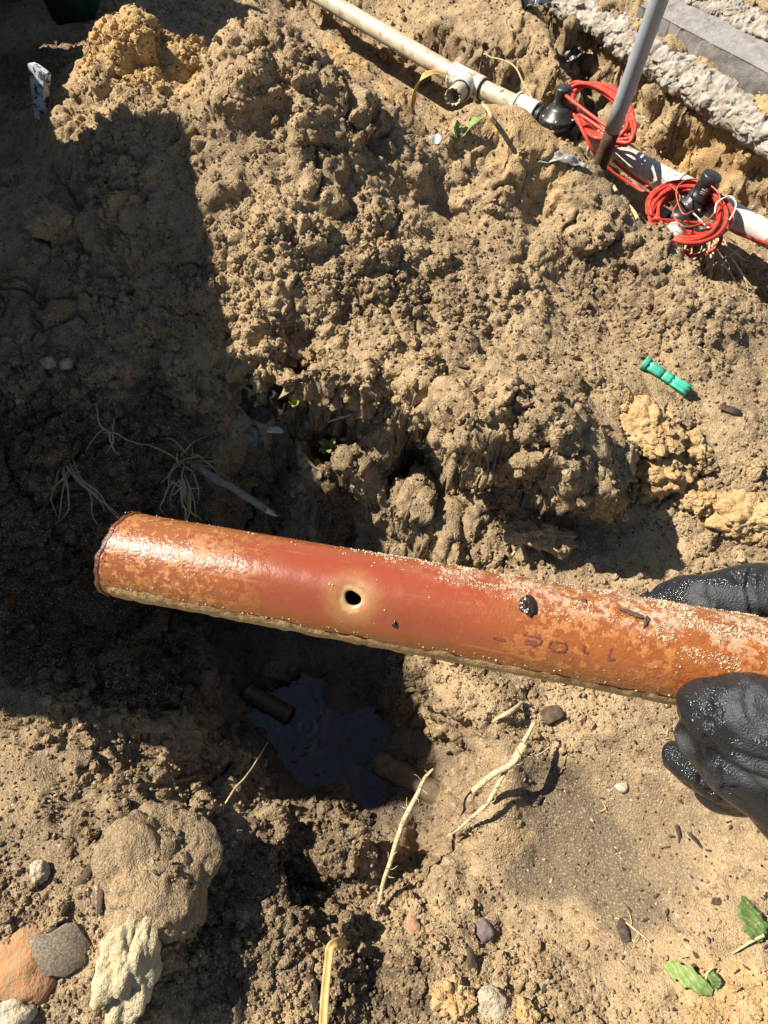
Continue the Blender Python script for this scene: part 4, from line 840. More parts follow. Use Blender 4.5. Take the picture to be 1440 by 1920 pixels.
def clod(name, u, v, dims, rz, label, seed, yv, sink=.35):     # a lump of the same crumbling earth
    c = G(u, v); c[2] += dims[2] * (.5 - sink)
    V_, f_ = rock_vf(c, dims, seed, .38, .30, (.15 * math.sin(seed), .2 * math.cos(seed * 2), rz), 6); nr_ = V_ - c; nr_ /= np.linalg.norm(nr_, axis=1)[:, None]
    q = V_.astype(np.float32); a_, ra = worley(q / .026, 4); b_, rb = worley(q / .012, 6); c_, rc = worley(q / .0065, 11)
    V_ = V_ + nr_ * (.010 * (np.maximum(0, 1 - (a_ / .75) ** 2) * (.3 + ra) - .3) + .007 * (np.maximum(0, 1 - (b_ / .8) ** 2) * (.3 + rb) - .25) + .0032 * (np.maximum(0, 1 - (c_ / .8) ** 2) * (.3 + rc) - .3))[:, None]
    me = mesh(name, V_, f_); o_ = thing(name, me, SOIL, label, 'clod'); soil_attrs(me, dict(yel=np.full(len(V_), yv), drk=np.zeros(len(V_)), gry=np.zeros(len(V_)), wet=np.zeros(len(V_)))); return o_
stone('cream_rock', 244, 1805, (.074, .130, .07), (.1, .2, -.12), CREAM, 'large cream limestone rock at the lower left', 'rock', 5, .5, .5, .04, .25, 5)
cb = stone('cobble', 268, 1640, (.17, .18, .10), (0, .22, .5), SOIL, 'big rounded cobble half buried and coated in soil, shading the pit beside it', 'stone', 9, .34, .26, .07, .86, 6)
soil_attrs(cb.data, dict(yel=np.zeros(len(cb.data.vertices)), drk=np.zeros(len(cb.data.vertices)), gry=np.full(len(cb.data.vertices), .45), wet=np.zeros(len(cb.data.vertices))))
stone('brick_piece', 32, 1815, (.095, .10, .05), (.1, 0, .4), ORANGE, 'smooth orange brick fragment at the left edge near the bottom', 'brick', 12, .2, .15, 0, .74)
stone('small_stone', 80, 1635, (.024, .030, .022), (0, 0, .3), WSTONE, 'small pale stone left of the half buried cobble', 'stone', 14, .25, .3, .02, .15)
stone('flat_stone', 925, 1882, (.05, .042, .018), (0, .1, -.5), WSTONE, 'flat cream stone at the bottom centre right', 'stone', 15, .35, .2, .02, .2)
stone('grey_stone', 908, 1745, (.030, .034, .028), (0, 0, .3), PURP, 'small purple grey stone between the smooth shelf and the flat cream stone', 'stone', 16, .25, .3, 0, .2)
stone('pink_chip', 775, 1738, (.022, .028, .012), (0, .3, .2), PINK, 'small pinkish brick chip right of the long root foot', 'stone', 17, .25, .3, 0, .2)
stone('white_stone', 1194, 237, (.062, .03, .035), (0, 0, -.1), WSTONE, 'whitish stone beside the upper red coil and post', 'stone', 18, .3, .3, .03, .2)
stone('white_stone', 1165, 1478, (.022, .018, .016), (0, 0, 0), WSTONE, 'tiny whitish pebble right of the puddle below the forked root', 'stone', 19, .3, .3)
stone('pale_pebble', 92, 684, (.030, .024, .022), (0, 0, .2), WSTONE, 'left one of two pale pebbles in the shaded slope', 'stone', 20)
stone('pale_pebble', 126, 685, (.026, .025, .022), (0, 0, .9), WSTONE, 'right one of two pale pebbles in the shaded slope', 'stone', 21)
stone('pale_pebble', 40, 758, (.016, .020, .016), (0, 0, .5), WSTONE, 'small white pebble at left edge in the shade', 'stone', 22)
stone('pale_pebble', 218, 1278, (.014, .012, .01), (0, 0, .5), WSTONE, 'tiny white pebble in the dark left hole wall', 'stone', 23)
stone('rubble_stone', 30, 1900, (.05, .045, .035), (.2, 0, .3), WSTONE, 'grey rough stone in the bottom left corner', 'stone', 24, .3, .3, .05, .5)
for (u, v, dm_, rz, lab, yv, sd) in [
  (1205, 800, (.115, .145, .05), .5, 'largest yellow sand clod below the green plug', 1, 31), (1238, 885, (.09, .085, .055), .2, 'yellow sand clod just below the largest one', 1, 32), (1392, 978, (.125, .085, .07), -.2, 'rounded yellow sand clod at the right edge above the glove', 1, 33),
  (1300, 850, (.05, .06, .04), .8, 'small yellow sand clod right of the largest one', .8, 34), (1310, 945, (.055, .05, .045), .4, 'small yellow sand clod left of the rounded one', .7, 41), (848, 1868, (.062, .042, .036), .1, 'crumbly yellow clod on the dark soil at bottom centre', 1, 35), (988, 1905, (.026, .034, .02), .6, 'small yellow clod right of the bottom crumbly one', 1, 36),
  (100, 425, (.08, .09, .06), .3, 'rounded dark clod on the shaded flank', 0, 37), (1010, 1010, (.12, .05, .05), -.35, 'curved ochre clod above the pipe by the cliff foot', .35, 43)]:
    clod('sand_clod' if yv > .5 else 'earth_clod', u, v, dm_, rz, lab, sd, yv)
DROOT_ = simple('straw_bits', (.42, .33, .19), (.30, .22, .13), .85, 200)
def litter(name, n, areas, smin, smax, mt, label, seed):
    r = np.random.default_rng(seed); V = []; Fc = []
    for k in range(n):
        cu_, cv_, ru, rv = areas[r.integers(len(areas))]; d_ = ray(cu_ + r.normal(0, ru), cv_ + r.normal(0, rv)); q = np.array((0, 0, CAM_H)) + d_ * 1.0
        for _ in range(7): zz = gz(q[0], q[1])[0]; q = np.array((0, 0, CAM_H)) + d_ * ((zz - CAM_H) / d_[2])
        s_ = smin * (smax / smin) ** (r.random() ** 1.8); w = s_ * r.uniform(.18, .6); M_ = rotm(r.normal(0, .35), r.normal(0, .35), r.uniform(0, 6.28)); o_ = len(V); th = s_ * .12 + .0004
        for z_ in (-th, th):
            for a, b in ((-s_, -w * .4), (-s_ * r.uniform(.1, .4), -w), (s_, -w * .2), (s_ * r.uniform(.5, .8), w * .7), (-s_ * .5, w)): V.append(M_ @ np.array((a, b, z_ + .1 * s_ * math.sin(a * 400))) + q + np.array((0, 0, .0012)))
        Fc += [tuple(o_ + i for i in (4, 3, 2, 1, 0)), tuple(o_ + 5 + i for i in range(5))] + [(o_ + i, o_ + (i + 1) % 5, o_ + (i + 1) % 5 + 5, o_ + i + 5) for i in range(5)]
    return tag(link(name, mesh(name, V, Fc), mt, None, False), label, 'litter', None, 'stuff')
litter('bark_litter', 1100, [(150, 1650, 110, 120), (450, 1750, 120, 110), (1080, 1350, 90, 60), (900, 1800, 250, 80), (1300, 1750, 120, 120), (1000, 600, 260, 160), (900, 120, 140, 70), (700, 850, 100, 60), (1300, 700, 120, 150), (650, 1620, 80, 50)], .0015, .0062, BARK, 'fine dark bark flakes and leaf bits trodden into the soil', 31)
litter('straw_litter', 320, [(150, 1650, 110, 120), (450, 1750, 120, 110), (1000, 1750, 250, 100), (900, 120, 140, 70), (620, 850, 80, 60), (1150, 1500, 120, 80)], .0015, .007, DROOT_, 'fine pale straw and root bits in the soil', 33)
def plate(name, u, v, outline, thick, rot, mt, label, cat, up=.006):
    c = G(u, v, up); n_ = len(outline); V = []; M_ = rotm(*rot)
    for zz in (-thick / 2, thick / 2):
        for (a, b) in outline: V.append(M_ @ np.array((a, b, zz + .15 * thick * math.sin(40 * a + 60 * b))) + c)
    Fc = [tuple(range(n_ - 1, -1, -1)), tuple(range(n_, 2 * n_))] + [(k, (k + 1) % n_, (k + 1) % n_ + n_, k + n_) for k in range(n_)]
    me = mesh(name, V, Fc); bm = bmesh.new(); bm.from_mesh(me); bmesh.ops.bevel(bm, geom=list(bm.edges), offset=thick * .18, segments=1, affect='EDGES'); bm.to_mesh(me); bm.free()
    return thing(name, me, mt, label, cat, None, False)
plate('slate_piece', 118, 1792, [(-.04, .024), (-.026, .027), (-.012, .027), (.004, .036), (.016, .036), (.036, .010), (.031, -.002), (.032, -.012), (.008, -.024), (-.006, -.020), (-.016, -.021)], .005, (.15, .25, .1), SLATE, 'flat grey slate shard beside the orange brick fragment', 'slate', .012)
for (u, v, sx_, sy_, rz, lab) in [(892, 655, .010, .026, -.35, 'upright dark bark chip on the sunny shelf'), (866, 690, .034, .010, -.45, 'curled dark bark chip below the upright one'), (768, 578, .016, .022, .5, 'dark bark chip at the left end of the sunny shelf'), (880, 742, .007, .013, 0, 'tiny bark chip low on the sunny shelf'), (1365, 770, .055, .014, -.3, 'long weathered bark strip right of the green plug'), (1205, 672, .022, .006, 0, 'thin bark splinter above the green plug'), (215, 1690, .018, .040, -.6, 'bark strip between cobble and slate shard'), (110, 1735, .014, .04, -.35, 'dark bark splinter above the slate shard'), (165, 1640, .016, .038, -.5, 'weathered bark strip left of the cobble'), (190, 1680, .010, .044, .15, 'pale bark splinter standing near the cobble'), (1165, 1745, .02, .03, .2, 'dark chip near the thin root at the lower right'), (1340, 1690, .022, .010, -.2, 'dark seed shaped chip left of the upright leaf'), (1270, 1560, .010, .022, .2, 'dark chip on the smooth shelf below the glove'), (1300, 1575, .010, .030, .6, 'twisted chip on the smooth shelf near the glove'), (885, 1810, .018, .05, .25, 'brown bark strip above the flat cream stone'), (1035, 1340, .045, .03, .3, 'flat brown bark slab above the forked root'), (1010, 1500, .008, .018, -.5, 'short pale wood chip casting a shadow on the grey soil'), (535, 1700, .012, .045, .5, 'dark bark splinter on the near bank'), (585, 1850, .018, .06, .3, 'grey bark strip left of the bent straw'), (440, 1870, .02, .06, .4, 'grey bark strip at the bottom near the cream rock'), (550, 1790, .014, .026, .1, 'small bark chip on the near bank'), (1060, 455, .02, .012, .4, 'dark chip on the plateau edge by the post'), (770, 1330, .01, .02, .3, 'bark chip on the right rim of the hole')]:
    w_, h_ = sx_ * .42, sy_ * .5; r = random.Random(int(u * 7 + v)); ol = [(-w_ * r.uniform(.5, 1), -h_), (w_ * r.uniform(.2, .8), -h_ * r.uniform(.8, 1)), (w_, -h_ * r.uniform(-.1, .4)), (w_ * r.uniform(.6, 1), h_ * r.uniform(.5, .9)), (w_ * r.uniform(-.3, .3), h_), (-w_ * r.uniform(.6, 1), h_ * r.uniform(.3, .8))]
    plate('bark_chip', u, v, ol, min(sx_, sy_) * .22, (r.uniform(-.35, .35), r.uniform(-.35, .35), rz), BARK, lab, 'bark', .0045)

# ------------------------------------------------------------------ green plug
PLUG = simple('green_plastic', (.05, .46, .31), (.045, .38, .26), .5, 60, .4, (), (.30, .23, .14), (.54, .66), dscale=140)
g0, g1 = G(1206, 690, .011), G(1286, 742, .011); gd = (g1 - g0) / np.linalg.norm(g1 - g0); gl = float(np.linalg.norm(g1 - g0))
plug = empty('wall_plug', g0 - np.array((0, 0, .008))); tag(plug, 'turquoise green ribbed plastic wall plug lying on the soil', 'wall plug')
def plug_part(name, t0, t1, r0, r1, ribs, dep):
    gs = np.cross(gd, (0, 0, 1)); gs /= np.linalg.norm(gs); gu = np.cross(gs, gd); V = []; Fc = []; n_ = ribs * 4
    for t_, r_ in ((t0, r0 * .3), (t0, r0), (t0 + (t1 - t0) * .33, r0 + (r1 - r0) * .33), (t0 + (t1 - t0) * .66, r0 + (r1 - r0) * .66), (t1, r1), (t1, r1 * .3)):
        for k in range(n_):
            a = 2 * math.pi * k / n_; q = r_ * (1 - dep * (k % 4 >= 2)); V.append(g0 + gd * t_ + q * (math.cos(a) * gs + math.sin(a) * gu))
    for i in range(5):
        for k in range(n_): Fc.append((i * n_ + k, i * n_ + (k + 1) % n_, (i + 1) * n_ + (k + 1) % n_, (i + 1) * n_ + k))
    return link(name, mesh(name, V, Fc), PLUG, plug, False)
plug_part('flange', -.004, .006, .0135, .0115, 12, .0); plug_part('shank', .006, gl * .42, .0105, .0098, 5, .14); plug_part('waist', gl * .42, gl * .62, .0098, .0102, 5, .14); plug_part('ribbed_tip', gl * .62, gl, .0105, .012, 7, .24)

# ------------------------------------------------------------------ roots, sticks, straw
ROOT = simple('pale_root', (.64, .53, .32), (.52, .40, .22), .85, 110, .15, ((420, .8, .003),), (.28, .19, .10), (.54, .68))
DROOT = simple('dull_root', (.30, .22, .13), (.22, .15, .09), .85, 90, .2, ((350, .5, .002),))
WOOD = simple('grey_old_stick', (.30, .25, .19), (.20, .16, .12), .85, 70, .2, ((300, .7, .003),))
STRAW = simple('tan_straw', (.50, .30, .10), (.58, .40, .17), .6, 60, .3, ((300, .2, .001),))
def rootlets(path, n, ln, seed, r0=.0007):
    r = np.random.default_rng(seed); out = []
    for k in range(n):
        i = r.integers(2, len(path) - 2); p = path[i]; d_ = r.normal(0, 1, 3); d_[2] = abs(d_[2]) * .3; d_ /= np.linalg.norm(d_); l_ = ln * r.uniform(.4, 1.4); pts = [p]
        for j in range(4): d_ = d_ + r.normal(0, .55, 3); d_ /= np.linalg.norm(d_); pts.append(pts[-1] + d_ * l_ / 4)
        out.append((smooth_path(pts, 10), [r0, r0 * .8, r0 * .4]))
    return out
def root(name, pts, rad, label, mt=ROOT, hair=0, hl=.018, seed=1, cat='root', extra_=(), jit=.0015):
    path = smooth_path(pts, 50); path += (np.stack([vnoise(path.astype(np.float32) * 28, 90 + k) for k in range(3)], 1) * jit * 1.6)
    lst = [(path, rad)] + rootlets(path, hair, hl, seed)
    for e in extra_: q = smooth_path(e[0], 40); lst.append((q, e[1])); lst += rootlets(q, e[2], hl, seed + 5)
    return thing(name, tubes(name, lst, 9), mt, label, cat)
root('long_root', [P(815, 1443, -.105), P(792, 1470, -.115), P(765, 1520, -.125), P(745, 1575, -.135), P(722, 1650, -.16), P(700, 1722, -.19)], [.0016, .0036, .0042, .0040, .0034, .0024], 'pale root with short rootlets standing from the near rim of hole', hair=22, hl=.017, seed=4)
root('forked_root', [P(1003, 1354, -.09), P(975, 1405, -.095), P(945, 1450, -.105), P(915, 1505, -.12), P(885, 1535, -.14), P(838, 1568, -.19)], [.0028, .0040, .0036, .0032, .0028, .0010], 'pale forked root with hairy side roots leaning over the right rim', hair=26, hl=.03, seed=6, extra_=(([P(985, 1398, -.093), P(960, 1432, -.092), P(925, 1452, -.10), P(886, 1484, -.115)], [.0038, .0050, .0048, .0046], 4), ([P(985, 1420, -.1), P(1010, 1415, -.11), P(1045, 1390, -.12)], [.0016, .0013, .0005], 4)))
root('short_root', [G(976, 1320, .006), G(950, 1340, .012), G(925, 1356, .006)], [.003, .0045, .0015], 'short pale root piece above the forked root')
root('thin_root', [P(503, 1392, -.26), P(470, 1445, -.18), P(440, 1480, -.14), P(412, 1525, -.125), P(388, 1562, -.15)], [.0008, .0014, .0018, .0018, .001], 'single thin pale root crossing the near shadow edge left of water', hair=4, hl=.012, seed=9)
root('thin_root', [G(1150, 1722, .004), G(1180, 1738, .005), G(1218, 1768, .004)], [.0009, .0014, .0011], 'thin pale root on the soil at the lower right', hair=4, hl=.02, seed=10)
root('bent_root', [G(295, 1468, .012), G(330, 1468, .014), G(372, 1458, .01)], [.003, .0042, .0025], 'short dull root lying at the near bank in the shade', DROOT)
root('old_stick', [P(362, 872, -.10), P(400, 893, -.10), P(460, 930, -.11), P(512, 963, -.12)], [.0065, .0078, .0075, .006], 'grey weathered stick with pale broken tip above the pipe', WOOD, cat='stick', jit=.0008)
root('stick_splinter', [P(500, 956, -.108), P(519, 966, -.112)], [.0055, .0018], 'pale splintered tip at the end of the grey stick', ROOT, cat='stick')
root('reddish_twig', [P(442, 776, -.03), P(410, 825, -.055), P(358, 892, -.09)], [.0016, .0024, .0018], 'thin reddish twig leaning over the shaded hole wall', simple('red_twig', (.16, .075, .04), rough=.7), cat='twig')
root('curved_twig', [G(616, 808, .01), P(630, 785, -.02), P(660, 775, -.005), P(692, 752, .01)], [.0012, .0016, .0012, .0007], 'thin curved twig rising over the little green plant', cat='twig', hair=2)
root('hanging_root', [P(905, 105, .0), P(940, 112, .01), P(965, 130, .005), P(985, 165, -.01), P(1000, 192, -.02)], [.0016, .0022, .0022, .0018], 'pale curved root arching above the pipe coupling', cat='root', jit=.003)
root('hanging_root', [G(905, 205, .01), G(925, 235, .0), P(935, 262, -.1)], [.0028, .0032, .002], 'pale root hanging in the trench below the coupling')
root('hanging_root', [P(912, 237, -.06), P(925, 248, -.05), P(935, 290, -.05)], [.002, .003, .002], 'grey looped root on the trench wall near the green weed', DROOT)
root('wood_chip', [G(960, 1046, .01), G(986, 1012, .014)], [.0025, .0035], 'short straw coloured stalk above the pipe', cat='twig')
root('root_sliver', [G(1010, 1790, .004), G(965, 1860, .004)], [.0015, .004], 'dull forked root sliver right of flat cream stone', DROOT)
for k, (a, b, lab) in enumerate([((1150, 345), (1163, 412), 'left pale root in the trench beside the post foot'), ((1140, 360), (1150, 398), 'shorter pale root hugging the post foot'), ((1175, 380), (1205, 440), 'bent dull root right of the post foot')]):
    root('trench_root', [P(*a, -.09), P((a[0] + b[0]) / 2 + 5, (a[1] + b[1]) / 2, -.06), P(*b, -.08)], [.0035, .0045, .003], lab, seed=k, hair=3)
def straws(name, u, v, n, ln, spread, r0, mt, label, cat, seed, zlean=.5, rootz=None, down=False, wid=.0016):
    r = np.random.default_rng(seed); b = G(u, v, .002) if rootz is None else P(u, v, rootz); e = empty(name, b); tag(e, label, cat)
    for k in range(n):
        a = r.uniform(0, 6.28) if not down else r.normal(-1.55, .45); l_ = ln * r.uniform(.5, 1.15); st_ = b + np.array((r.normal(0, r0), r.normal(0, r0), 0)); d_ = np.array((math.cos(a) * spread, math.sin(a) * spread, zlean * r.uniform(.3, 1.2))); d_ /= np.linalg.norm(d_); pts = [st_]
        for j in range(5):
            d_ = d_ + np.array((r.normal(0, .32), r.normal(0, .32), -.24 + r.normal(0, .12))); d_ /= np.linalg.norm(d_); pts.append(pts[-1] + d_ * l_ / 5)
        v_, f_ = tube_vf(smooth_path(pts, 14), [wid, wid * 1.15, wid * .9, wid * .3], 6, True, .35); link('blade', mesh('blade', v_, f_), mt, e)
    return e
DGRASS = simple('dry_grass', (.40, .33, .19), (.28, .23, .13), .7, 60, .3); GGRASS = simple('grey_green_grass', (.30, .29, .15), (.36, .31, .17), .7, 60, .3)
straws('grass_tuft', 128, 868, 15, .13, 1, .008, DGRASS, 'dry grass tuft drooping left of the pipe end', 'grass', 3, .35, -.06, True)
straws('grass_tuft', 345, 862, 13, .10, .6, .008, GGRASS, 'upright thin grass tuft on the shaded hole wall', 'grass', 5, 1.0, -.1)
straws('grass_tuft', 340, 900, 11, .10, 1, .008, DGRASS, 'dry hanging grass below the upright tuft', 'grass', 6, .1, -.1, True)
straws('grass_tuft', 205, 805, 7, .07, 1, .006, GGRASS, 'small flattened grass tuft high on the shaded flank', 'grass', 8, .35, -.03)
straws('straw_bundle', 1335, 452, 22, .13, 1, .025, ROOT, 'bundle of dry pale roots hanging under the lower red coil', 'roots', 9, .0, -.04, True, .0022)
straws('straw_bundle', 1262, 490, 7, .07, 1, .012, DROOT, 'few dull dry roots beside the white pipe cap', 'roots', 10, .1, -.06, True)
straws('root_hairs', 1400, 300, 6, .05, 1, .006, ROOT, 'pale wispy root hairs under the concrete edge at right', 'roots', 13, .3, -.1)
straws('root_hairs', 1245, 1378, 9, .03, 1, .003, ROOT, 'tiny pale rootlet tuft left of the glove', 'roots', 14, .6, wid=.0007)
straws('root_hairs', 1150, 1500, 6, .03, 1, .01, ROOT, 'few loose rootlets on the smooth shelf', 'roots', 15, .2, wid=.0006)
def blade(name, pts, wid, mt, label, cat, side=None, fold=.25, n=40, ser=0.0, seed=0, lab_only=True):
    q = smooth_path(pts, n); tn = np.gradient(q, axis=0); tn /= np.linalg.norm(tn, axis=1)[:, None]; up = np.array((0, 0, 1.0)) if side is None else np.array(side, float)
    sd = np.cross(tn, up); sd /= np.linalg.norm(sd, axis=1)[:, None] + 1e-9; nr = np.cross(sd, tn); V = []; Fc = []; w = np.interp(np.linspace(0, 1, n), np.linspace(0, 1, len(wid)), wid)
    cs = (-1, -.5, 0, .5, 1); m_ = len(cs)
    for zz in (.0005, -.0005):
        for i in range(n):
            s_ = w[i] * (1 + ser * (1.3 * float(vnoise(np.array([[i * .22, seed * 3.1, 0]]), 5)[0]) + .3 * ((i % 4) / 3 - .5)))
            for c in cs: V.append(q[i] + sd[i] * c * s_ + nr[i] * (abs(c) * fold * w[i] + zz + .05 * w[i] * math.sin(i * .9 + c * 2)))
    h_ = n * m_
    for i in range(n - 1):
        for k in range(m_ - 1):
            a = i * m_ + k; Fc.append((a, a + 1, a + m_ + 1, a + m_)); Fc.append((a + h_, a + m_ + h_, a + m_ + 1 + h_, a + 1 + h_))
        a = i * m_; Fc.append((a, a + m_, a + m_ + h_, a + h_)); a += m_ - 1; Fc.append((a, a + h_, a + m_ + h_, a + m_))
    me = mesh(name, V, Fc)
    return (thing(name, me, mt, label, cat) if label else link(name, me, mt, lab_only))
blade('bent_straw', [P(604, 1960, -.06), P(609, 1870, -.055), P(616, 1800, -.06), P(620, 1775, -.06), P(635, 1766, -.07), P(650, 1772, -.10)], [.0055, .0055, .0052, .0055, .006, .005], STRAW, 'bent tan straw stalk standing at the bottom edge', 'straw', fold=.5)
blade('strap_leaf', [P(842, 141, -.02), P(815, 138, .0), P(795, 145, .0), P(782, 165, -.03), P(776, 190, -.07), P(772, 212, -.12)], [.008, .010, .009, .008, .006, .003], STRAW, 'dry strap leaf curling down left of the pipe tee', 'leaf', fold=.4)
LEAF = simple('green_leaf', (.095, .165, .035), (.13, .21, .055), .55, 50, .4, ((240, .4, .002),), (.22, .18, .09), (.56, .7)); LEAF2 = simple('bright_leaf', (.17, .26, .055), (.22, .31, .09), .5, 60, .4)
def leaf_mat(name, c1, c2):
    m, n, l, b = mat(name); t = NT(m.node_tree); co = t.pos(); w = m.node_tree.nodes.new('ShaderNodeTexWave'); w.bands_direction = 'DIAGONAL'; w.inputs['Scale'].default_value = 55; w.inputs['Distortion'].default_value = 4; l.new(co, w.inputs['Vector'])
    col = t.mix(t.ramp(t.noise(co, 70, 4), .35, .65), c1, c2); col = t.mix(t.ramp(w.outputs['Fac'], .85, 1.0, 0, .5), col, tuple(min(1, q * 1.6) for q in c2)); col = t.mix(t.ramp(t.noise(co, 300, 3, .7), .58, .66), col, (.34, .25, .14))
    l.new(col, b.inputs['Base Color']); b.inputs['Roughness'].default_value = .62; b.inputs['Specular IOR Level'].default_value = .3; l.new(t.bump(t.math('ADD', w.outputs['Fac'], t.noise(co, 260, 3)), .5, .0008), b.inputs['Normal']); return m
LEAF, LEAF2 = leaf_mat('dark_leaf', (.075, .125, .030), (.105, .165, .045)), leaf_mat('light_leaf', (.15, .215, .055), (.20, .27, .085))
blade('green_leaf', [G(1388, 1680, .006), G(1395, 1715, .012), G(1408, 1745, .012), G(1420, 1765, .006)], [.003, .012, .0165, .016, .011, .004], LEAF, 'dark green serrated leaf at the right edge near the bottom', 'leaf', ser=.25)
blade('green_leaf', [G(1236, 1808, .006), G(1268, 1822, .012), G(1300, 1842, .012), G(1332, 1860, .004)], [.004, .012, .014, .009, .007, .003], LEAF2, 'pale green lobed leaf lying at the lower right', 'leaf', ser=.45, seed=3)
blade('green_leaf', [G(1322, 1820, .006), G(1332, 1835, .01), G(1342, 1852, .005)], [.003, .007, .009, .004], LEAF, 'small green leaf scrap beside the pale green lobed leaf', 'leaf', ser=.4, seed=5)
root('leaf_stalk', [G(1424, 1753, .012), G(1400, 1768, .008), G(1368, 1788, .003)], [.0022, .002, .0012], 'pale stalk crossing the base of the dark green leaf', cat='stalk')
root('leaf_stalk', [G(1330, 1812, .01), G(1320, 1826, .008), G(1318, 1845, .004)], [.0012, .0016, .0014], 'tiny pale stalk next to the small leaf scrap', cat='stalk')
def weed(name, u, v, leaves, label, mt=LEAF2, rootz=None):
    b = G(u, v, 0) if rootz is None else P(u, v, rootz); e = empty(name, b); tag(e, label, 'weed')
    for k, (dx_, dy_, dz_, w_) in enumerate(leaves):
        t_ = b + np.array((dx_, dy_, dz_)); m_ = (b + t_) / 2 + np.array((0, 0, .25 * math.hypot(dx_, dy_))); blade('leaf', [b, m_, t_], [w_ * .3, w_, w_ * 1.1, w_ * .15], mt, None, None, ser=.2, n=16, seed=k, lab_only=e)
weed('green_weed', 858, 276, [(-.004, .014, .038, .0075), (.045, .014, .045, .006), (-.02, .0, .02, .005), (.012, -.008, .024, .005), (-.010, .0, .036, .004)], 'young green weed with upright leaves on the trench rim')
weed('green_weed', 617, 850, [(.02 * math.cos(a), .02 * math.sin(a), .012 + .008 * math.sin(3 * a), .005) for a in np.linspace(0, 5.6, 9)], 'small bright green rosette on the sunny hole wall')
weed('green_weed', 555, 765, [(.012 * math.cos(a), .016 * math.sin(a), .02, .0035) for a in np.linspace(0, 5.6, 6)], 'tiny yellow green seedling above the rosette', simple('yellow_green', (.30, .34, .06), rough=.5))

# ------------------------------------------------------------------ plastic scraps and rubbish
FILM = simple('grey_blue_film', (.20, .22, .235), (.13, .14, .14), .45, 50, .4, (), (.13, .10, .07), (.48, .62)); CLEAR = simple('clear_film', (.36, .35, .32), (.20, .18, .15), .15, 90, .6); WFILM = simple('white_scrap', (.70, .72, .74), (.55, .57, .58), .5, 80); BFILM = simple('black_film', (.035, .036, .038), (.11, .11, .11), .25, 90, .6, ((160, .5, .004),))
def scrap(name, u, v, ol, mt, label, cat, rot=(0, 0, 0), crump=.012, up=.008, z=None):
    c = G(u, v, up) if z is None else P(u, v, z); M_ = rotm(*rot); n_ = len(ol); q = np.array(ol, float); ce = q.mean(0); V = []; Fc = []; rings = 7
    den = smooth_path([(a, b, 0) for a, b in ol] + [(ol[0][0], ol[0][1], 0)], 49)[:-1, :2]; m_ = len(den)
    for zz in (.0006, -.0006):
        for k in range(rings + 1):
            for p_ in den: w = ce + (p_ - ce) * max(k / rings, 1e-3); V.append((w[0], w[1], zz))
    V = np.array(V); hgt = crump * (vnoise(np.column_stack((V[:, 0] * 45, V[:, 1] * 45, V[:, 0] * 0 + u)).astype(np.float32), 5) + .5 * vnoise(np.column_stack((V[:, 0] * 110, V[:, 1] * 110, V[:, 0] * 0 + v)).astype(np.float32), 6)); V[:, 2] += hgt
    V = V @ M_.T + c; h_ = (rings + 1) * m_
    for k in range(rings):
        for i in range(m_):
            a, b = k * m_ + i, k * m_ + (i + 1) % m_; Fc.append((a, b, b + m_, a + m_)); Fc.append((a + h_, a + m_ + h_, b + m_ + h_, b + h_))
    for i in range(m_): a, b = rings * m_ + i, rings * m_ + (i + 1) % m_; Fc.append((a, b, b + h_, a + h_))
    return thing(name, mesh(name, V, Fc), mt, label, cat)
scrap('plastic_scrap', 462, 800, [(-.012, .05), (.02, .055), (.018, .01), (.022, -.03), (.012, -.055), (-.004, -.02), (-.014, .01)], FILM, 'torn grey blue plastic film hanging in the shaded hole wall', 'plastic', (.5, 0, .1))
scrap('dirty_cloth', 495, 752, [(-.045, .02), (-.02, .045), (.03, .04), (.045, .0), (.03, -.04), (-.01, -.045), (-.04, -.02)], simple('muddy_cloth', (.07, .055, .042), (.045, .036, .028), .95, 60, .1, ((180, .8, .004),)), 'muddy dark cloth bulging from the bank at the shadow edge', 'cloth', (.4, 0, 0), .025, .012)
scrap('white_scrap', 512, 812, [(-.02, .006), (-.008, .013), (.012, .006), (.022, -.008), (.0, -.009), (-.015, -.004)], WFILM, 'small white paper scrap at the shadow edge', 'paper', (.3, 0, 0), .006)
scrap('white_scrap', 816, 268, [(-.012, .006), (.006, .010), (.012, -.003), (.004, -.009), (-.006, -.004)], simple('bluish_scrap', (.42, .49, .56), (.30, .30, .28), .5, 120), 'bluish white plastic scrap beside the green weed', 'plastic', (.3, 0, 0), .006)
scrap('clear_plastic', 1045, 306, [(-.04, .0), (-.02, .012), (.02, .006), (.05, -.008), (.045, -.018), (.0, -.006)], CLEAR, 'crumpled clear plastic strip on the plateau rim', 'plastic', (.2, 0, 0), .010, .006)
scrap('black_plastic_scrap', 1000, 18, [(-.05, .01), (-.01, .025), (.04, .03), (.05, .005), (.0, -.02)], BFILM, 'shiny black plastic scrap at the top above the trench', 'plastic', (.2, 0, -.2), .02, .012)
scrap('black_plastic_scrap', 1066, 102, [(-.025, -.01), (-.015, .03), (.02, .02), (.035, -.015), (.0, -.03)], BFILM, 'folded grey black plastic scrap left of the dark concrete undercut', 'plastic', (.2, 0, 0), .014, .01)
scrap('grey_chip', 1010, 15, [(-.02, -.01), (.0, .02), (.03, .01), (.015, -.015)], FILM, 'grey plastic flake beside the black scrap at the top', 'plastic', (0, .2, .3), .01, .02)

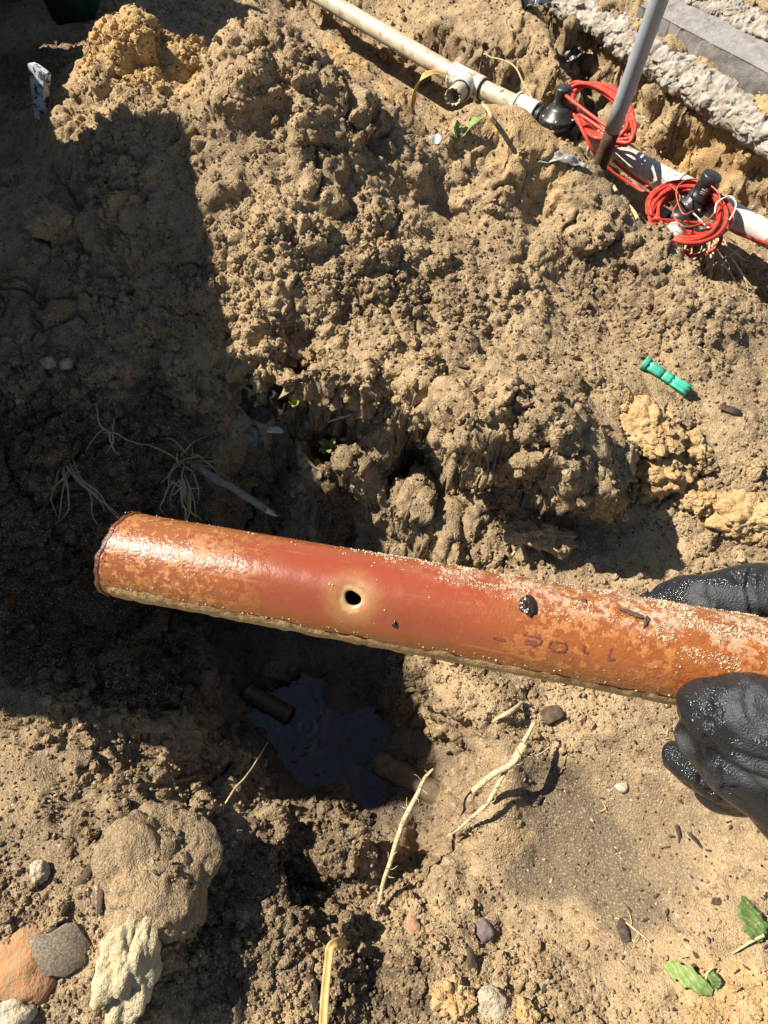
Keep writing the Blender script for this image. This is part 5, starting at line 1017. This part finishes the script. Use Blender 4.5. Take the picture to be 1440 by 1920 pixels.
# ------------------------------------------------------------------ top left: board, planter, wall; container and low planter added out of frame to cast shade
BOARDP = simple('flaky_white_paint', (.52, .56, .60), (.44, .48, .53), .7, 50, .3, ((200, .3, .002),), (.07, .06, .05), (.50, .58), dscale=85)
ba, bb_ = P(38, 250, .05), P(50, 118, .20); bw = P(82, 133, .20) - bb_
V = [ba - (0, 0, .12), ba + bw * 1.3 - (0, 0, .12), ba + bw * 1.25, bb_ + bw * .95 - (0, 0, .008), bb_ + bw * .35, bb_ + bw * .02]
V = [np.array(q) for q in V]; nb = np.cross(bw, bb_ - ba); nb /= np.linalg.norm(nb); V2 = V + [q - nb * .018 for q in V]
bm = bmesh.new(); vs = [bm.verts.new(q) for q in V2]; bm.faces.new(vs[:6]); bm.faces.new(list(reversed(vs[6:])))
for k in range(6): bm.faces.new((vs[(k + 1) % 6], vs[k], vs[k + 6], vs[(k + 1) % 6 + 6]))
bmesh.ops.recalc_face_normals(bm, faces=bm.faces); bmesh.ops.bevel(bm, geom=list(bm.edges), offset=.0015, segments=2, affect='EDGES'); me = bpy.data.meshes.new('painted_board'); bm.to_mesh(me); bm.free()
thing('painted_board', me, BOARDP, 'white painted board end sticking out of the shaded heap', 'board', None, False)
def tapered(name, c, w0, w1, d0, d1, z0, z1, mt, parent, bev=.02, rz=0.0):
    bm = bmesh.new(); M_ = rotm(0, 0, rz); vs = []
    for z_, w_, d_ in ((z0, w0, d0), (z1, w1, d1)):
        for sx_, sy_ in ((-1, -1), (1, -1), (1, 1), (-1, 1)): vs.append(bm.verts.new(M_ @ np.array((sx_ * w_ / 2, sy_ * d_ / 2, 0)) + np.array((c[0], c[1], z_))))
    for f in ((3, 2, 1, 0), (4, 5, 6, 7), (0, 1, 5, 4), (1, 2, 6, 5), (2, 3, 7, 6), (3, 0, 4, 7)): bm.faces.new([vs[i] for i in f])
    bmesh.ops.bevel(bm, geom=list(bm.edges), offset=bev, segments=3, affect='EDGES'); me = bpy.data.meshes.new(name); bm.to_mesh(me); bm.free(); return link(name, me, mt, parent)
GRN = simple('dark_green_plastic', (.012, .050, .032), (.010, .040, .027), .42, 20, .4, ((90, .15, .003),), (.10, .08, .05), (.62, .8))
pc = P(134, 66, 0); pl = empty('planter', (pc[0], pc[1] + .09, 0)); tag(pl, 'dark green tapered plastic planter behind the yellow heap', 'planter')
tapered('tub', (pc[0], pc[1] + .09), .10, .17, .10, .17, -.06, .50, GRN, pl, .012); tapered('rim', (pc[0], pc[1] + .09), .185, .185, .185, .185, .501, .53, GRN, pl, .008)
WALLM = simple('grey_render', (.20, .19, .18), (.16, .155, .15), .9, 12, .2, ((120, .4, .003),))
wl_ = tapered('garden_wall', (-2.4, 2.22), 3.0, 3.0, .2, .2, -.2, .70, WALLM, None, .006); tag(recentre(wl_), 'low grey rendered wall behind the planter at top left', 'wall')
ct = empty('added_shade_container', (-1.36, 1.04, 0)); tag(ct, 'large dark green wheeled container added out of frame left of the dig to cast shade', 'container')  # unseen container, added to throw the broad shadow over the left side
bod = tapered('body', (-1.38, 1.04), .56, .70, .90, 1.00, .10, .83, GRN, ct, .03)
lid = tapered('lid', (-1.375, 1.04), .745, .70, 1.03, .98, .832, .91, GRN, ct, .03)
for o_ in (bod, lid):                                      # lid slopes up towards the far end to shape the cast shadow
    for v_ in o_.data.vertices:
        if v_.co.z > .78: v_.co.z += .15 * max(0, v_.co.y - 1.0)
tapered('handle', (-1.0, 1.04), .02, .02, .5, .5, .80, .82, BLK, bod, .004)
for (wx0, wy0) in ((-1.58, .60), (-1.58, 1.37), (-1.18, .60), (-1.18, 1.37)):
    w_ = link('wheel', mesh('wheel', *lathe_vf((wx0, wy0 - .025, .075), (wx0, wy0 + .025, .075), [(0, .001), (0, .05), (.004, .07), (.012, .078), (.038, .078), (.046, .07), (.05, .05), (.05, .001)], 28)), BLK, ct)
shade_planter = empty('planter', (-1.26, 1.735, 0)); tag(shade_planter, 'low square green planter box added out of frame at the far left to cast shade', 'planter')  # unseen second planter, added to shade the ground at upper left
tapered('tub', (-1.26, 1.735), .44, .50, .44, .50, -.02, .46, GRN, shade_planter, .015); tapered('rim', (-1.26, 1.735), .53, .53, .53, .53, .461, .50, GRN, shade_planter, .01)
